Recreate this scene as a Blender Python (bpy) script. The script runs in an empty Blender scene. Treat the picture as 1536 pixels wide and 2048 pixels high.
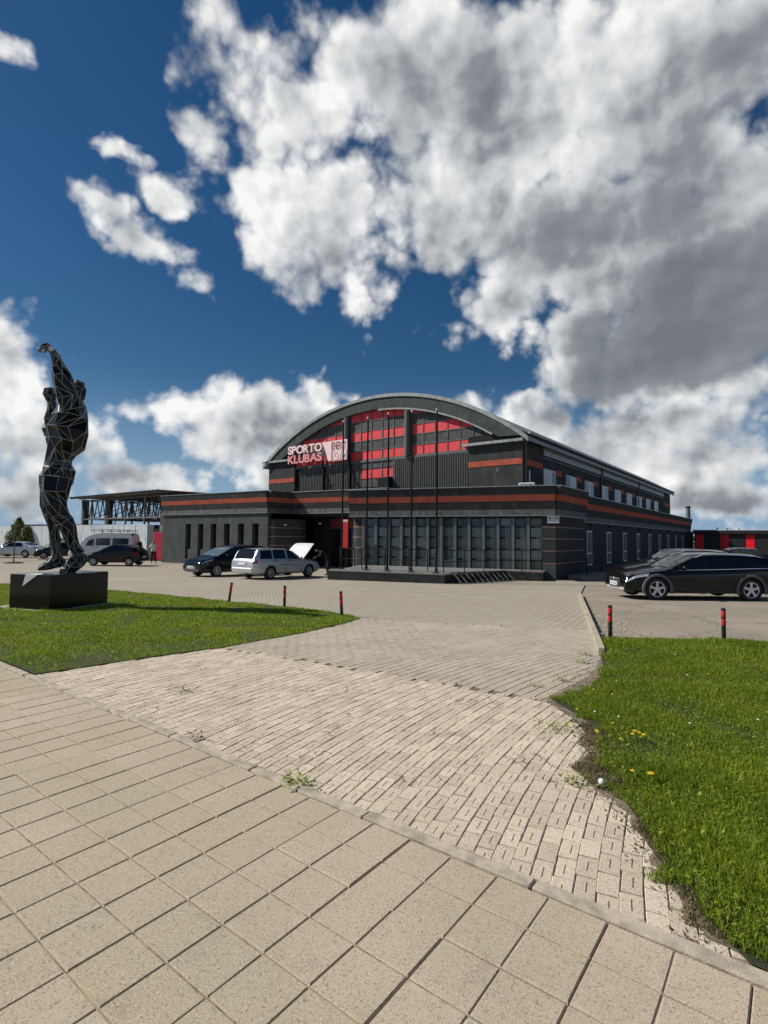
import bpy, bmesh, math, random
import numpy as np
from mathutils import Vector, Matrix, Euler, Quaternion

scene = bpy.context.scene
COL = scene.collection
R = math.radians
random.seed(7)
rng = np.random.default_rng(7)

# ------------------------------------------------------------------ camera
YAW = R(37.4)
cam_data = bpy.data.cameras.new('camera')
cam = bpy.data.objects.new('camera', cam_data)
COL.objects.link(cam)
cam_data.sensor_fit = 'VERTICAL'
cam_data.sensor_height = 32.0
cam_data.lens = 1074.0 / 2048.0 * 32.0
cam_data.clip_start = 0.05
cam_data.clip_end = 5000
cam.location = (0, 0, 1.6)
cam.rotation_euler = (Matrix.Rotation(YAW, 3, 'Z') @ Matrix.Rotation(R(90 + 2.8), 3, 'X') @ Matrix.Rotation(R(0.56), 3, 'Z')).to_euler()
scene.camera = cam
scene.render.resolution_x = 768
scene.render.resolution_y = 1024

# ------------------------------------------------------------------ sun, exposure
SUN_AZ, SUN_EL = R(30.0), R(42.0)            # shadows run from +X towards +Y by this angle
to_sun = Vector((-math.cos(SUN_AZ) * math.cos(SUN_EL), -math.sin(SUN_AZ) * math.cos(SUN_EL), math.sin(SUN_EL)))
sd = bpy.data.lights.new('sun', 'SUN')
sd.energy = 5.0
sd.angle = R(0.53)
sd.color = (1.0, 0.95, 0.87)
sun = bpy.data.objects.new('sun', sd)
COL.objects.link(sun)
sun.rotation_euler = to_sun.to_track_quat('Z', 'Y').to_euler()
scene.view_settings.view_transform = 'Standard'
scene.view_settings.look = 'None'
scene.view_settings.exposure = 0.0
scene.view_settings.gamma = 1.0
scene.cycles.max_bounces = 6
scene.cycles.use_adaptive_sampling = True
scene.cycles.adaptive_threshold = 0.02
scene.cycles.use_denoising = True

# ------------------------------------------------------------------ sky with cumulus
SKY_STRENGTH = 0.10
BLOBS = [(-0.012,0.764,0.23,0.128,1.1), (0.152,0.677,0.289,0.199,1.25), (0.384,0.658,0.259,0.201,1.25), (0.522,0.398,0.275,0.227,1.3), (0.326,0.498,0.26,0.183,1.2), (0.101,0.573,0.236,0.159,1.2), (-0.07,0.467,0.126,0.139,0.85), (-0.028,0.392,0.053,0.049,0.6), (-0.124,0.562,0.182,0.147,1), (0.212,0.417,0.149,0.095,1), (-0.158,0.697,0.166,0.151,1), (-0.206,0.754,0.082,0.078,0.75), (0.458,0.295,0.26,0.116,1.2), (0.485,0.306,0.232,0.114,1.3), (0.325,0.334,0.096,0.073,1), (-0.282,0.626,0.058,0.037,0.5), (-0.236,0.595,0.053,0.033,0.45), (-0.391,0.582,0.025,0.02,0.5), (-0.35,0.556,0.045,0.026,0.45), (-0.431,0.502,0.049,0.036,0.6), (-0.385,0.474,0.073,0.043,0.75), (-0.326,0.425,0.062,0.045,0.65), (-0.19,0.213,0.167,0.111,1.1), (-0.287,0.172,0.152,0.083,1), (-0.385,0.19,0.099,0.034,0.6), (-0.137,0.134,0.136,0.109,1), (-0.118,0.26,0.072,0.055,0.9), (-0.411,0.095,0.133,0.059,1.1), (-0.595,0.22,0.076,0.111,1), (-0.548,0.146,0.115,0.067,0.95), (-0.6,0.276,0.062,0.043,0.8), (-0.602,0.053,0.089,0.061,1), (0.277,0.213,0.11,0.065,1), (0.233,0.25,0.06,0.048,0.8), (0.418,0.162,0.215,0.08,1.1), (0.543,0.121,0.17,0.079,1), (0.608,0.132,0.088,0.057,0.9), (0.552,0.062,0.243,0.059,1.1), (-0.508,0.657,0.029,0.023,0.5), (0.21,0.162,0.141,0.107,0.8)]
GREYS = [(0.533,0.341,0.329,0.2,1.3), (0.447,0.265,0.314,0.087,1.3), (0.017,0.732,0.179,0.101,0.4), (0.245,0.538,0.302,0.153,0.6), (0.427,0.564,0.265,0.173,0.6), (-0.548,0.135,0.149,0.063,1), (-0.164,0.16,0.152,0.081,0.8), (-0.191,0.204,0.115,0.062,0.45), (0.545,0.086,0.191,0.036,0.7), (0.464,0.688,0.154,0.075,0.55), (-0.602,0.045,0.089,0.046,0.5), (-0.411,0.083,0.094,0.026,0.5)]


class NT:
    """tiny helper for writing node maths"""
    def __init__(self, tree):
        self.t = tree

    def n(self, kind, **kw):
        nd = self.t.nodes.new(kind)
        for k, v in kw.items():
            setattr(nd, k, v)
        return nd

    def put(self, sock, v):
        if isinstance(v, bpy.types.NodeSocket):
            self.t.links.new(v, sock)
        else:
            sock.default_value = v

    def m(self, op, a, b=0.0, c=None, clamp=False):
        nd = self.n('ShaderNodeMath', operation=op, use_clamp=clamp)
        self.put(nd.inputs[0], a)
        if op not in ('SINE', 'COSINE', 'ARCSINE', 'ABSOLUTE', 'SQRT'):
            self.put(nd.inputs[1], b)
        if c is not None:
            self.put(nd.inputs[2], c)
        return nd.outputs[0]

    def v(self, op, a, b=(0, 0, 0), out=0):
        nd = self.n('ShaderNodeVectorMath', operation=op)
        self.put(nd.inputs[0], a)
        if op == 'SCALE':
            self.put(nd.inputs['Scale'], b)
        elif op != 'LENGTH':
            self.put(nd.inputs[1], b)
        return nd.outputs['Value'] if op in ('DOT_PRODUCT', 'LENGTH') else nd.outputs[0]

    def ramp(self, x, lo, hi, a=0.0, b=1.0, smooth=True):
        nd = self.n('ShaderNodeMapRange')
        nd.interpolation_type = 'SMOOTHSTEP' if smooth else 'LINEAR'
        self.put(nd.inputs[0], x)
        for i, q in enumerate((lo, hi, a, b)):
            self.put(nd.inputs[i + 1], q)
        return nd.outputs[0]

    def noise(self, vec, scale, detail=4.0, rough=0.55, dist=0.0, lac=2.0):
        nd = self.n('ShaderNodeTexNoise')
        self.put(nd.inputs['Vector'], vec)
        nd.inputs['Scale'].default_value = scale
        nd.inputs['Detail'].default_value = detail
        nd.inputs['Roughness'].default_value = rough
        nd.inputs['Distortion'].default_value = dist
        nd.inputs['Lacunarity'].default_value = lac
        return nd.outputs['Fac'], nd.outputs['Color']

    def mix(self, f, a, b):
        nd = self.n('ShaderNodeMix', data_type='RGBA')
        self.put(nd.inputs[0], f)
        self.put(nd.inputs[6], a)
        self.put(nd.inputs[7], b)
        return nd.outputs[2]


def build_world():
    w = bpy.data.worlds.new('World')
    scene.world = w
    w.use_nodes = True
    w.cycles.sampling_method = 'MANUAL'
    w.cycles.sample_map_resolution = 512
    t = w.node_tree
    t.nodes.clear()
    k = NT(t)
    out = k.n('ShaderNodeOutputWorld')
    bg = k.n('ShaderNodeBackground')
    bg.inputs['Strength'].default_value = SKY_STRENGTH
    t.links.new(bg.outputs[0], out.inputs[0])
    sky = k.n('ShaderNodeTexSky', sky_type='NISHITA')
    sky.sun_disc = False
    sky.sun_elevation = SUN_EL
    sky.sun_rotation = math.atan2(to_sun.x, to_sun.y)
    sky.altitude = 100
    sky.air_density = 1.0
    sky.dust_density = 0.25
    sky.ozone_density = 2.5
    d = k.n('ShaderNodeTexCoord').outputs['Generated']
    sep = k.n('ShaderNodeSeparateXYZ')
    t.links.new(d, sep.inputs[0])
    cr = k.v('DOT_PRODUCT', d, (math.cos(YAW), math.sin(YAW), 0))
    cf = k.v('DOT_PRODUCT', d, (-math.sin(YAW), math.cos(YAW), 0))
    az = k.m('ARCTAN2', cr, cf)
    el = k.m('ARCSINE', sep.outputs[2])
    x = k.m('MULTIPLY', az, k.m('COSINE', el))
    cmb = k.n('ShaderNodeCombineXYZ')
    t.links.new(x, cmb.inputs[0])
    t.links.new(el, cmb.inputs[1])
    p0 = cmb.outputs[0]
    # ragged outline: the sky position is warped before the cloud masses are read
    wf, wc = k.noise(d, 5.0, 5.0, 0.6)
    warp = k.v('SCALE', k.v('SUBTRACT', wc, (0.5, 0.5, 0.5)), 0.16)
    wg, wgc = k.noise(d, 3.0, 2.0, 0.5)
    pg = k.v('MULTIPLY', k.v('ADD', p0, k.v('SCALE', k.v('SUBTRACT', wgc, (0.5, 0.5, 0.5)), 0.12)), (1, 1, 0))
    p = k.v('MULTIPLY', k.v('ADD', p0, warp), (1, 1, 0))

    def field(pt, blobs):
        acc = None
        for bx, by, rx, ry, wt in blobs:
            q = k.v('MULTIPLY', k.v('SUBTRACT', pt, (bx, by, 0)), (1 / rx, 1 / ry, 0))
            f = k.m('MULTIPLY_ADD', k.v('LENGTH', q), -wt, wt)
            acc = f if acc is None else k.m('SMOOTH_MAX', acc, f, 0.12)
        return acc
    S = (-0.085, 0.07, 0)
    f1 = field(p, BLOBS)
    f2 = k.m('MAXIMUM', field(k.v('ADD', pg, (0.25 * S[0], 0.25 * S[1], 0)), GREYS), 0.0)
    # the sky outside the frame carries on with sparser cumulus, thinned to lower the ambient light
    gx = k.m('MULTIPLY', k.ramp(k.m('ABSOLUTE', az), 0.62, 0.95), 1.0)
    gy = k.ramp(el, 0.72, 0.95)
    gout = k.m('MAXIMUM', gx, gy)
    gen, _ = k.noise(d, 2.6, 3.0, 0.5)
    genf = k.m('MULTIPLY_ADD', gen, 5.0, -2.85)
    f1 = k.m('ADD', k.m('MULTIPLY', f1, k.m('SUBTRACT', 1.0, gout)), k.m('MULTIPLY', genf, gout))
    # billows: soft noise plus rounded cauliflower cells
    def puff(vec):
        n_, _ = k.noise(vec, 7.0, 8.0, 0.56)
        vo = k.n('ShaderNodeTexVoronoi', feature='F1')
        vo.inputs['Scale'].default_value = 13.0
        vo.inputs['Detail'].default_value = 2.5
        vo.inputs['Roughness'].default_value = 0.55
        k.put(vo.inputs['Vector'], k.v('ADD', vec, k.v('SCALE', wc, 0.05)))
        return k.m('ADD', k.m('MULTIPLY', n_, 0.72), k.m('MULTIPLY_ADD', vo.outputs['Distance'], -0.34, 0.28))
    so = Vector(to_sun) * 0.022
    n1 = puff(d)
    n2 = puff(k.v('ADD', d, tuple(so)))
    n3, _ = k.noise(k.v('ADD', d, tuple(so * 3.0)), 4.5, 3.0, 0.5)
    n0, _ = k.noise(d, 4.5, 3.0, 0.5)
    dens = k.m('ADD', k.m('SUBTRACT', f1, 0.24), k.m('MULTIPLY_ADD', n1, 1.75, -0.48))
    alpha = k.ramp(dens, -0.10, 0.40)
    # light: brighter where the cloud thins towards the sun, darker where it thickens
    thick = k.ramp(f2, -0.02, 0.80, 0.0, 1.0)
    thick = k.m('MULTIPLY', thick, k.ramp(f1, 0.10, 0.75))
    lit = k.m('ADD', k.m('MULTIPLY', k.m('SUBTRACT', n1, n2), 1.15), k.m('MULTIPLY', k.m('SUBTRACT', n0, n3), 1.7))
    deep = k.ramp(f1, 0.25, 1.3)
    edge = k.ramp(dens, 0.05, 0.6)
    v = k.m('ADD', k.m('MULTIPLY_ADD', thick, -0.58, 0.94), k.m('MULTIPLY', lit, k.m('MULTIPLY_ADD', thick, -0.5, 1.0)))
    v = k.m('MULTIPLY_ADD', edge, -0.13, v)
    v = k.m('MULTIPLY_ADD', deep, -0.20, v)
    v = k.m('MINIMUM', k.m('MAXIMUM', v, 0.05), 1.0)
    ramp = k.n('ShaderNodeValToRGB')
    t.links.new(v, ramp.inputs[0])
    els = ramp.color_ramp.elements
    els[0].position, els[0].color = 0.0, (0.16, 0.175, 0.20, 1)
    els[1].position, els[1].color = 1.0, (0.95, 0.95, 0.94, 1)
    e = els.new(0.35); e.color = (0.27, 0.285, 0.31, 1)
    e = els.new(0.65); e.color = (0.58, 0.60, 0.62, 1)
    cloud = k.v('SCALE', ramp.outputs[0], 1.0 / SKY_STRENGTH)
    # deep clean blue of the photograph
    hsv = k.n('ShaderNodeHueSaturation')
    t.links.new(sky.outputs[0], hsv.inputs['Color'])
    hsv.inputs['Saturation'].default_value = 1.34
    hsv.inputs['Value'].default_value = 0.52
    hz = k.mix(k.ramp(el, -0.02, 0.30, 0.85, 0.0), hsv.outputs[0], tuple(q / SKY_STRENGTH for q in (0.25, 0.40, 0.60)) + (1,))
    t.links.new(k.mix(alpha, hz, cloud), bg.inputs['Color'])


build_world()
# ------------------------------------------------------------------ helpers
SY, CY = math.sin(YAW), math.cos(YAW)


def gz(x, y):
    """the forecourt falls gently away from the pavement"""
    d = -SY * x + CY * y
    return -0.0196 * min(max(d - 7.0, 0.0), 24.0)


def gz_np(x, y):
    return -0.0196 * np.clip(-SY * x + CY * y - 7.0, 0.0, 24.0)


MATS = {}


def mat(name, col, rough=0.7, metal=0.0, var=0.12, scale=3.0, bump=0.0, bscale=60.0, spec=0.5, coat=0.0, stain=0.0):
    """principled material with procedural mottling, optional fine relief and stains"""
    if name in MATS:
        return MATS[name]
    m = bpy.data.materials.new(name)
    m.use_nodes = True
    t = m.node_tree
    k = NT(t)
    b = t.nodes['Principled BSDF']
    b.inputs['Roughness'].default_value = rough
    b.inputs['Metallic'].default_value = metal
    b.inputs['Specular IOR Level'].default_value = spec
    b.inputs['Coat Weight'].default_value = coat
    b.inputs['Coat Roughness'].default_value = 0.04
    co = k.n('ShaderNodeTexCoord').outputs['Object']
    c = tuple(col) + (1.0,)
    if var > 0:
        f, _ = k.noise(co, scale, 6.0, 0.6)
        fac = k.ramp(f, 0.3, 0.7)
        lo = tuple(max(0, q * (1 - var)) for q in col) + (1.0,)
        hi = tuple(min(1, q * (1 + var)) for q in col) + (1.0,)
        cc = k.mix(fac, lo, hi)
        if stain > 0:
            mp = k.n('ShaderNodeMapping')
            t.links.new(co, mp.inputs[0])
            mp.inputs['Scale'].default_value = (2.2, 2.2, 0.35)
            s, _ = k.noise(mp.outputs[0], 1.6, 7.0, 0.65)
            cc = k.mix(k.m('MULTIPLY', k.ramp(s, 0.52, 0.72), stain), cc, tuple(min(1, q * 1.9 + 0.02) for q in col) + (1.0,))
        t.links.new(cc, b.inputs['Base Color'])
        rr = k.ramp(f, 0.25, 0.75, max(0.02, rough - 0.08), min(1, rough + 0.08))
        t.links.new(rr, b.inputs['Roughness'])
    else:
        b.inputs['Base Color'].default_value = c
    if bump > 0:
        g, _ = k.noise(co, bscale, 4.0, 0.6)
        bn = k.n('ShaderNodeBump')
        bn.inputs['Strength'].default_value = bump
        bn.inputs['Distance'].default_value = 0.01
        t.links.new(g, bn.inputs['Height'])
        t.links.new(bn.outputs[0], b.inputs['Normal'])
    MATS[name] = m
    return m


def tag(o, label=None, cat=None, group=None, kind=None):
    if label:
        o['label'] = label
    if cat:
        o['category'] = cat
    if group:
        o['group'] = group
    if kind:
        o['kind'] = kind
    return o


def empty(name, loc=(0, 0, 0), rz=0.0, label=None, cat=None, group=None):
    o = bpy.data.objects.new(name, None)
    COL.objects.link(o)
    o.location = loc
    o.rotation_euler = (0, 0, rz)
    o.empty_display_size = 0.2
    return tag(o, label, cat, group)


def link(name, me, parent=None, m=None, loc=None, rot=None):
    o = bpy.data.objects.new(name, me)
    COL.objects.link(o)
    if m is not None and len(me.materials) == 0:
        me.materials.append(m)
    if parent is not None:
        o.parent = parent
    if loc is not None:
        o.location = loc
    if rot is not None:
        o.rotation_euler = rot
    return o


class MB:
    """collects shapes, then becomes one mesh object"""
    def __init__(self):
        self.v, self.f, self.mi, self.sm = [], [], [], []

    def add(self, vs, fs, mi=0, smooth=False):
        n = len(self.v)
        self.v += [tuple(q) for q in vs]
        for f in fs:
            self.f.append([i + n for i in f])
            self.mi.append(mi)
            self.sm.append(smooth)
        return self

    def box(self, x0, x1, y0, y1, z0, z1, mi=0, M=None):
        vs = [Vector(q) for q in ((x0, y0, z0), (x1, y0, z0), (x1, y1, z0), (x0, y1, z0), (x0, y0, z1), (x1, y0, z1), (x1, y1, z1), (x0, y1, z1))]
        if M is not None:
            vs = [M @ q for q in vs]
        fs = [(0, 3, 2, 1), (4, 5, 6, 7), (0, 1, 5, 4), (1, 2, 6, 5), (2, 3, 7, 6), (3, 0, 4, 7)]
        return self.add(vs, fs, mi)

    def bbox(self, x0, x1, y0, y1, z0, z1, b=0.01, mi=0, M=None):
        """box with chamfered upper and vertical edges"""
        b = min(b, (x1 - x0) / 2.01, (y1 - y0) / 2.01, (z1 - z0) / 1.01)

        def ring(i, z):
            return [(x0 + i + b, y0 + i, z), (x1 - i - b, y0 + i, z), (x1 - i, y0 + i + b, z), (x1 - i, y1 - i - b, z),
                    (x1 - i - b, y1 - i, z), (x0 + i + b, y1 - i, z), (x0 + i, y1 - i - b, z), (x0 + i, y0 + i + b, z)]
        r = [ring(0, z0), ring(0, z1 - b), ring(b * 0.6, z1)]
        vs = [Vector(q) for w in r for q in w]
        if M is not None:
            vs = [M @ q for q in vs]
        fs = [(7, 6, 5, 4, 3, 2, 1, 0), tuple(range(16, 24))]
        for L in (0, 8):
            for i in range(8):
                j = (i + 1) % 8
                fs.append((L + i, L + j, L + 8 + j, L + 8 + i))
        return self.add(vs, fs, mi)

    def tube(self, a, b, r, r2=None, seg=8, mi=0, caps=True, smooth=True):
        a, b = Vector(a), Vector(b)
        r2 = r if r2 is None else r2
        z = (b - a).normalized()
        q = z.to_track_quat('Z', 'Y')
        vs = []
        for c, rr in ((a, r), (b, r2)):
            for i in range(seg):
                t = 2 * math.pi * i / seg
                vs.append(c + q @ Vector((math.cos(t) * rr, math.sin(t) * rr, 0)))
        fs = [(i, (i + 1) % seg, seg + (i + 1) % seg, seg + i) for i in range(seg)]
        self.add(vs, fs, mi, smooth)
        if caps:
            self.add(vs, [tuple(range(seg - 1, -1, -1)), tuple(range(seg, 2 * seg))], mi, False)
        return self

    def bar(self, a, b, w, h=None, mi=0):
        """square bar between two points"""
        a, b = Vector(a), Vector(b)
        h = w if h is None else h
        q = (b - a).to_track_quat('Z', 'Y')
        L = (b - a).length
        M = Matrix.Translation(a) @ q.to_matrix().to_4x4()
        return self.box(-w / 2, w / 2, -h / 2, h / 2, 0, L, mi, M)

    def lathe(self, prof, seg=16, M=None, mi=0, smooth=True):
        vs = []
        for r, z in prof:
            for i in range(seg):
                t = 2 * math.pi * i / seg
                q = Vector((r * math.cos(t), r * math.sin(t), z))
                vs.append(M @ q if M is not None else q)
        fs = []
        for j in range(len(prof) - 1):
            for i in range(seg):
                fs.append((j * seg + i, j * seg + (i + 1) % seg, (j + 1) * seg + (i + 1) % seg, (j + 1) * seg + i))
        return self.add(vs, fs, mi, smooth)

    def prism(self, poly, z0, z1, mi=0, M=None):
        n = len(poly)
        area = sum(poly[i][0] * poly[(i + 1) % n][1] - poly[(i + 1) % n][0] * poly[i][1] for i in range(n))
        if area < 0:
            poly = poly[::-1]
        vs = [Vector((x, y, z0)) for x, y in poly] + [Vector((x, y, z1)) for x, y in poly]
        if M is not None:
            vs = [M @ q for q in vs]
        fs = [tuple(range(n - 1, -1, -1)), tuple(range(n, 2 * n))] + [(i, (i + 1) % n, n + (i + 1) % n, n + i) for i in range(n)]
        return self.add(vs, fs, mi)

    def mesh(self, name, mats):
        me = bpy.data.meshes.new(name)
        me.from_pydata(self.v, [], self.f)
        for m in (mats if isinstance(mats, (list, tuple)) else [mats]):
            me.materials.append(m)
        me.polygons.foreach_set('material_index', self.mi)
        me.polygons.foreach_set('use_smooth', self.sm)
        me.update()
        return me

    def build(self, name, mats, parent=None, loc=None, rot=None):
        return link(name, self.mesh(name, mats), parent, None, loc, rot)


XZ = Matrix(((1, 0, 0, 0), (0, 0, 1, 0), (0, 1, 0, 0), (0, 0, 0, 1)))   # polygon drawn in (x, z), extruded along y


def inside(poly, x, y):
    c = False
    n = len(poly)
    for i in range(n):
        x1, y1 = poly[i]
        x2, y2 = poly[(i + 1) % n]
        if (y1 > y) != (y2 > y) and x < (x2 - x1) * (y - y1) / (y2 - y1) + x1:
            c = not c
    return c


def inside_np(poly, x, y):
    c = np.zeros(len(x), bool)
    n = len(poly)
    for i in range(n):
        x1, y1 = poly[i]
        x2, y2 = poly[(i + 1) % n]
        if y1 == y2:
            continue
        c ^= ((y1 > y) != (y2 > y)) & (x < (x2 - x1) * (y - y1) / (y2 - y1) + x1)
    return c


def sheet(name, poly, zoff, m, kind='structure', thick=0.0):
    """a ground sheet that follows the fall of the site (creased where the fall starts and ends)"""
    bm = bmesh.new()
    f = bm.faces.new([bm.verts.new((x, y, 0)) for x, y in poly])
    if f.normal.z < 0 or True:
        bm.normal_update()
        if f.normal.z < 0:
            f.normal_flip()
    for d in (7.0, 31.0):
        bmesh.ops.bisect_plane(bm, geom=bm.verts[:] + bm.edges[:] + bm.faces[:], plane_co=(-SY * d, CY * d, 0), plane_no=(-SY, CY, 0))
    bmesh.ops.triangulate(bm, faces=bm.faces[:])
    for v in bm.verts:
        v.co.z = gz(v.co.x, v.co.y) + zoff
    me = bpy.data.meshes.new(name)
    bm.to_mesh(me)
    bm.free()
    me.materials.append(m)
    o = link(name, me)
    if kind:
        o['kind'] = kind
    return o


def copy_tree(o, parent=None, label=None):
    c = o.copy()
    COL.objects.link(c)
    c.parent = parent
    if label:
        c['label'] = label
    for ch in list(o.children):
        copy_tree(ch, c)
    return c


def smooth_noise(seed):
    r = random.Random(seed)
    ph = [(r.uniform(0, 6.28), r.uniform(0.6, 1.6)) for _ in range(6)]
    return lambda t: sum(math.sin(t * w * (i + 1) + p) / (i + 1) for i, (p, w) in enumerate(ph)) / 2.4


def ragged(poly, seed, amp, step=.12):
    """the mown edge wanders"""
    r = random.Random(seed)
    out = []
    for (x0, y0), (x1, y1) in zip(poly, poly[1:] + poly[:1]):
        L = math.hypot(x1 - x0, y1 - y0)
        n_ = max(1, min(60, int(L / step)))
        for i in range(n_):
            t = i / n_
            out.append((x0 + (x1 - x0) * t + r.uniform(-amp, amp), y0 + (y1 - y0) * t + r.uniform(-amp, amp)))
    return out


# ------------------------------------------------------------------ ground materials
def mat_slab():
    m = bpy.data.materials.new('pavement_concrete')
    m.use_nodes = True
    t = m.node_tree
    k = NT(t)
    b = t.nodes['Principled BSDF']
    b.inputs['Roughness'].default_value = 0.9
    b.inputs['Specular IOR Level'].default_value = 0.25
    co = k.n('ShaderNodeTexCoord').outputs['Object']
    geo = k.n('ShaderNodeNewGeometry').outputs['Position']
    rnd = k.n('ShaderNodeObjectInfo').outputs['Random']
    big, _ = k.noise(geo, 1.3, 5.0, 0.6)
    f, _ = k.noise(geo, 105.0, 4.0, 0.75)
    g, _ = k.noise(geo, 190.0, 2.0, 0.6)
    tint = k.mix(rnd, (0.41, 0.35, 0.235, 1), (0.515, 0.415, 0.315, 1))
    tint = k.mix(k.ramp(big, 0.35, 0.7), tint, (0.40, 0.345, 0.245, 1))
    sp = k.mix(k.ramp(f, 0.34, 0.48), (0.20, 0.165, 0.12, 1), tint)
    st_, _ = k.noise(geo, 4.5, 5.0, 0.65)
    sp = k.mix(k.m('MULTIPLY', k.ramp(st_, 0.56, 0.72), 0.28), sp, (0.22, 0.185, 0.14, 1))
    gum, _ = k.noise(geo, 17.0, 1.0, 0.4)
    sp = k.mix(k.m('MULTIPLY', k.ramp(gum, 0.775, 0.79), 0.55), sp, (0.16, 0.14, 0.115, 1))
    sp = k.mix(k.m('MULTIPLY', k.ramp(g, 0.60, 0.66), 0.85), sp, (0.66, 0.60, 0.48, 1))
    t.links.new(sp, b.inputs['Base Color'])
    bn = k.n('ShaderNodeBump')
    bn.inputs['Strength'].default_value = 0.55
    bn.inputs['Distance'].default_value = 0.004
    t.links.new(k.m('ADD', f, k.m('MULTIPLY', g, 0.5)), bn.inputs['Height'])
    t.links.new(bn.outputs[0], b.inputs['Normal'])
    return m


def mat_worn_paver(name, a, c, crack=1.0):
    m = bpy.data.materials.new(name)
    m.use_nodes = True
    t = m.node_tree
    k = NT(t)
    b = t.nodes['Principled BSDF']
    b.inputs['Roughness'].default_value = 0.92
    b.inputs['Specular IOR Level'].default_value = 0.2
    geo = k.n('ShaderNodeNewGeometry')
    pos = geo.outputs['Position']
    rnd = k.n('ShaderNodeObjectInfo').outputs['Random']
    isl = geo.outputs['Random Per Island']
    big, _ = k.noise(pos, 1.1, 5.0, 0.62)
    f, fc = k.noise(pos, 120.0, 4.0, 0.7)
    tint = k.mix(k.m('FRACT', k.m('ADD', rnd, isl)), a + (1,), c + (1,))
    tint = k.mix(k.m('MULTIPLY', k.ramp(big, 0.4, 0.72), 0.5), tint, (0.60, 0.51, 0.39, 1))
    tint = k.mix(k.m('MULTIPLY', k.ramp(f, 0.34, 0.52, 1.0, 0.0), 0.65), tint, (0.16, 0.135, 0.105, 1))
    # hairline cracks that wander over several pavers
    wob, wc = k.noise(pos, 6.0, 4.0, 0.6)
    vo = k.n('ShaderNodeTexVoronoi', feature='DISTANCE_TO_EDGE')
    vo.inputs['Scale'].default_value = 2.1
    t.links.new(k.v('ADD', pos, k.v('SCALE', wc, 0.22)), vo.inputs['Vector'])
    msk, _ = k.noise(pos, 1.7, 2.0, 0.5)
    cr = k.m('MULTIPLY', k.ramp(vo.outputs[0], 0.002, 0.009, 0.8, 0.0), k.m('MULTIPLY', k.ramp(msk, 0.5, 0.6), crack))
    t.links.new(k.mix(cr, tint, (0.06, 0.05, 0.04, 1)), b.inputs['Base Color'])
    bn = k.n('ShaderNodeBump')
    bn.inputs['Strength'].default_value = 0.6
    bn.inputs['Distance'].default_value = 0.006
    t.links.new(k.m('SUBTRACT', f, k.m('MULTIPLY', cr, 1.2)), bn.inputs['Height'])
    t.links.new(bn.outputs[0], b.inputs['Normal'])
    return m


def mat_forecourt():
    m = bpy.data.materials.new('forecourt_block_paving')
    m.use_nodes = True
    t = m.node_tree
    k = NT(t)
    b = t.nodes['Principled BSDF']
    b.inputs['Roughness'].default_value = 0.92
    b.inputs['Specular IOR Level'].default_value = 0.2
    pos = k.n('ShaderNodeNewGeometry').outputs['Position']
    mp = k.n('ShaderNodeMapping')
    t.links.new(pos, mp.inputs[0])
    mp.inputs['Rotation'].default_value = (0, 0, R(-50))
    br = k.n('ShaderNodeTexBrick')
    t.links.new(mp.outputs[0], br.inputs['Vector'])
    br.inputs['Scale'].default_value = 1.0
    br.inputs['Brick Width'].default_value = 0.22
    br.inputs['Row Height'].default_value = 0.125
    br.inputs['Mortar Size'].default_value = 0.011
    br.inputs['Mortar Smooth'].default_value = 0.3
    br.inputs['Color1'].default_value = (0.45, 0.40, 0.32, 1)
    br.inputs['Color2'].default_value = (0.39, 0.345, 0.28, 1)
    br.inputs['Mortar'].default_value = (0.15, 0.13, 0.10, 1)
    big, _ = k.noise(pos, 0.35, 6.0, 0.6)
    f, _ = k.noise(pos, 60.0, 3.0, 0.7)
    c = k.mix(k.m('MULTIPLY', k.ramp(big, 0.45, 0.7), 0.55), br.outputs['Color'], (0.43, 0.385, 0.31, 1))
    c = k.mix(k.m('MULTIPLY', k.ramp(f, 0.35, 0.5, 1.0, 0.0), 0.35), c, (0.17, 0.15, 0.12, 1))
    t.links.new(c, b.inputs['Base Color'])
    bn = k.n('ShaderNodeBump')
    bn.inputs['Strength'].default_value = 0.8
    bn.inputs['Distance'].default_value = 0.012
    t.links.new(k.m('MULTIPLY_ADD', br.outputs['Fac'], -1.0, k.m('MULTIPLY', f, 0.3)), bn.inputs['Height'])
    t.links.new(bn.outputs[0], b.inputs['Normal'])
    return m


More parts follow.
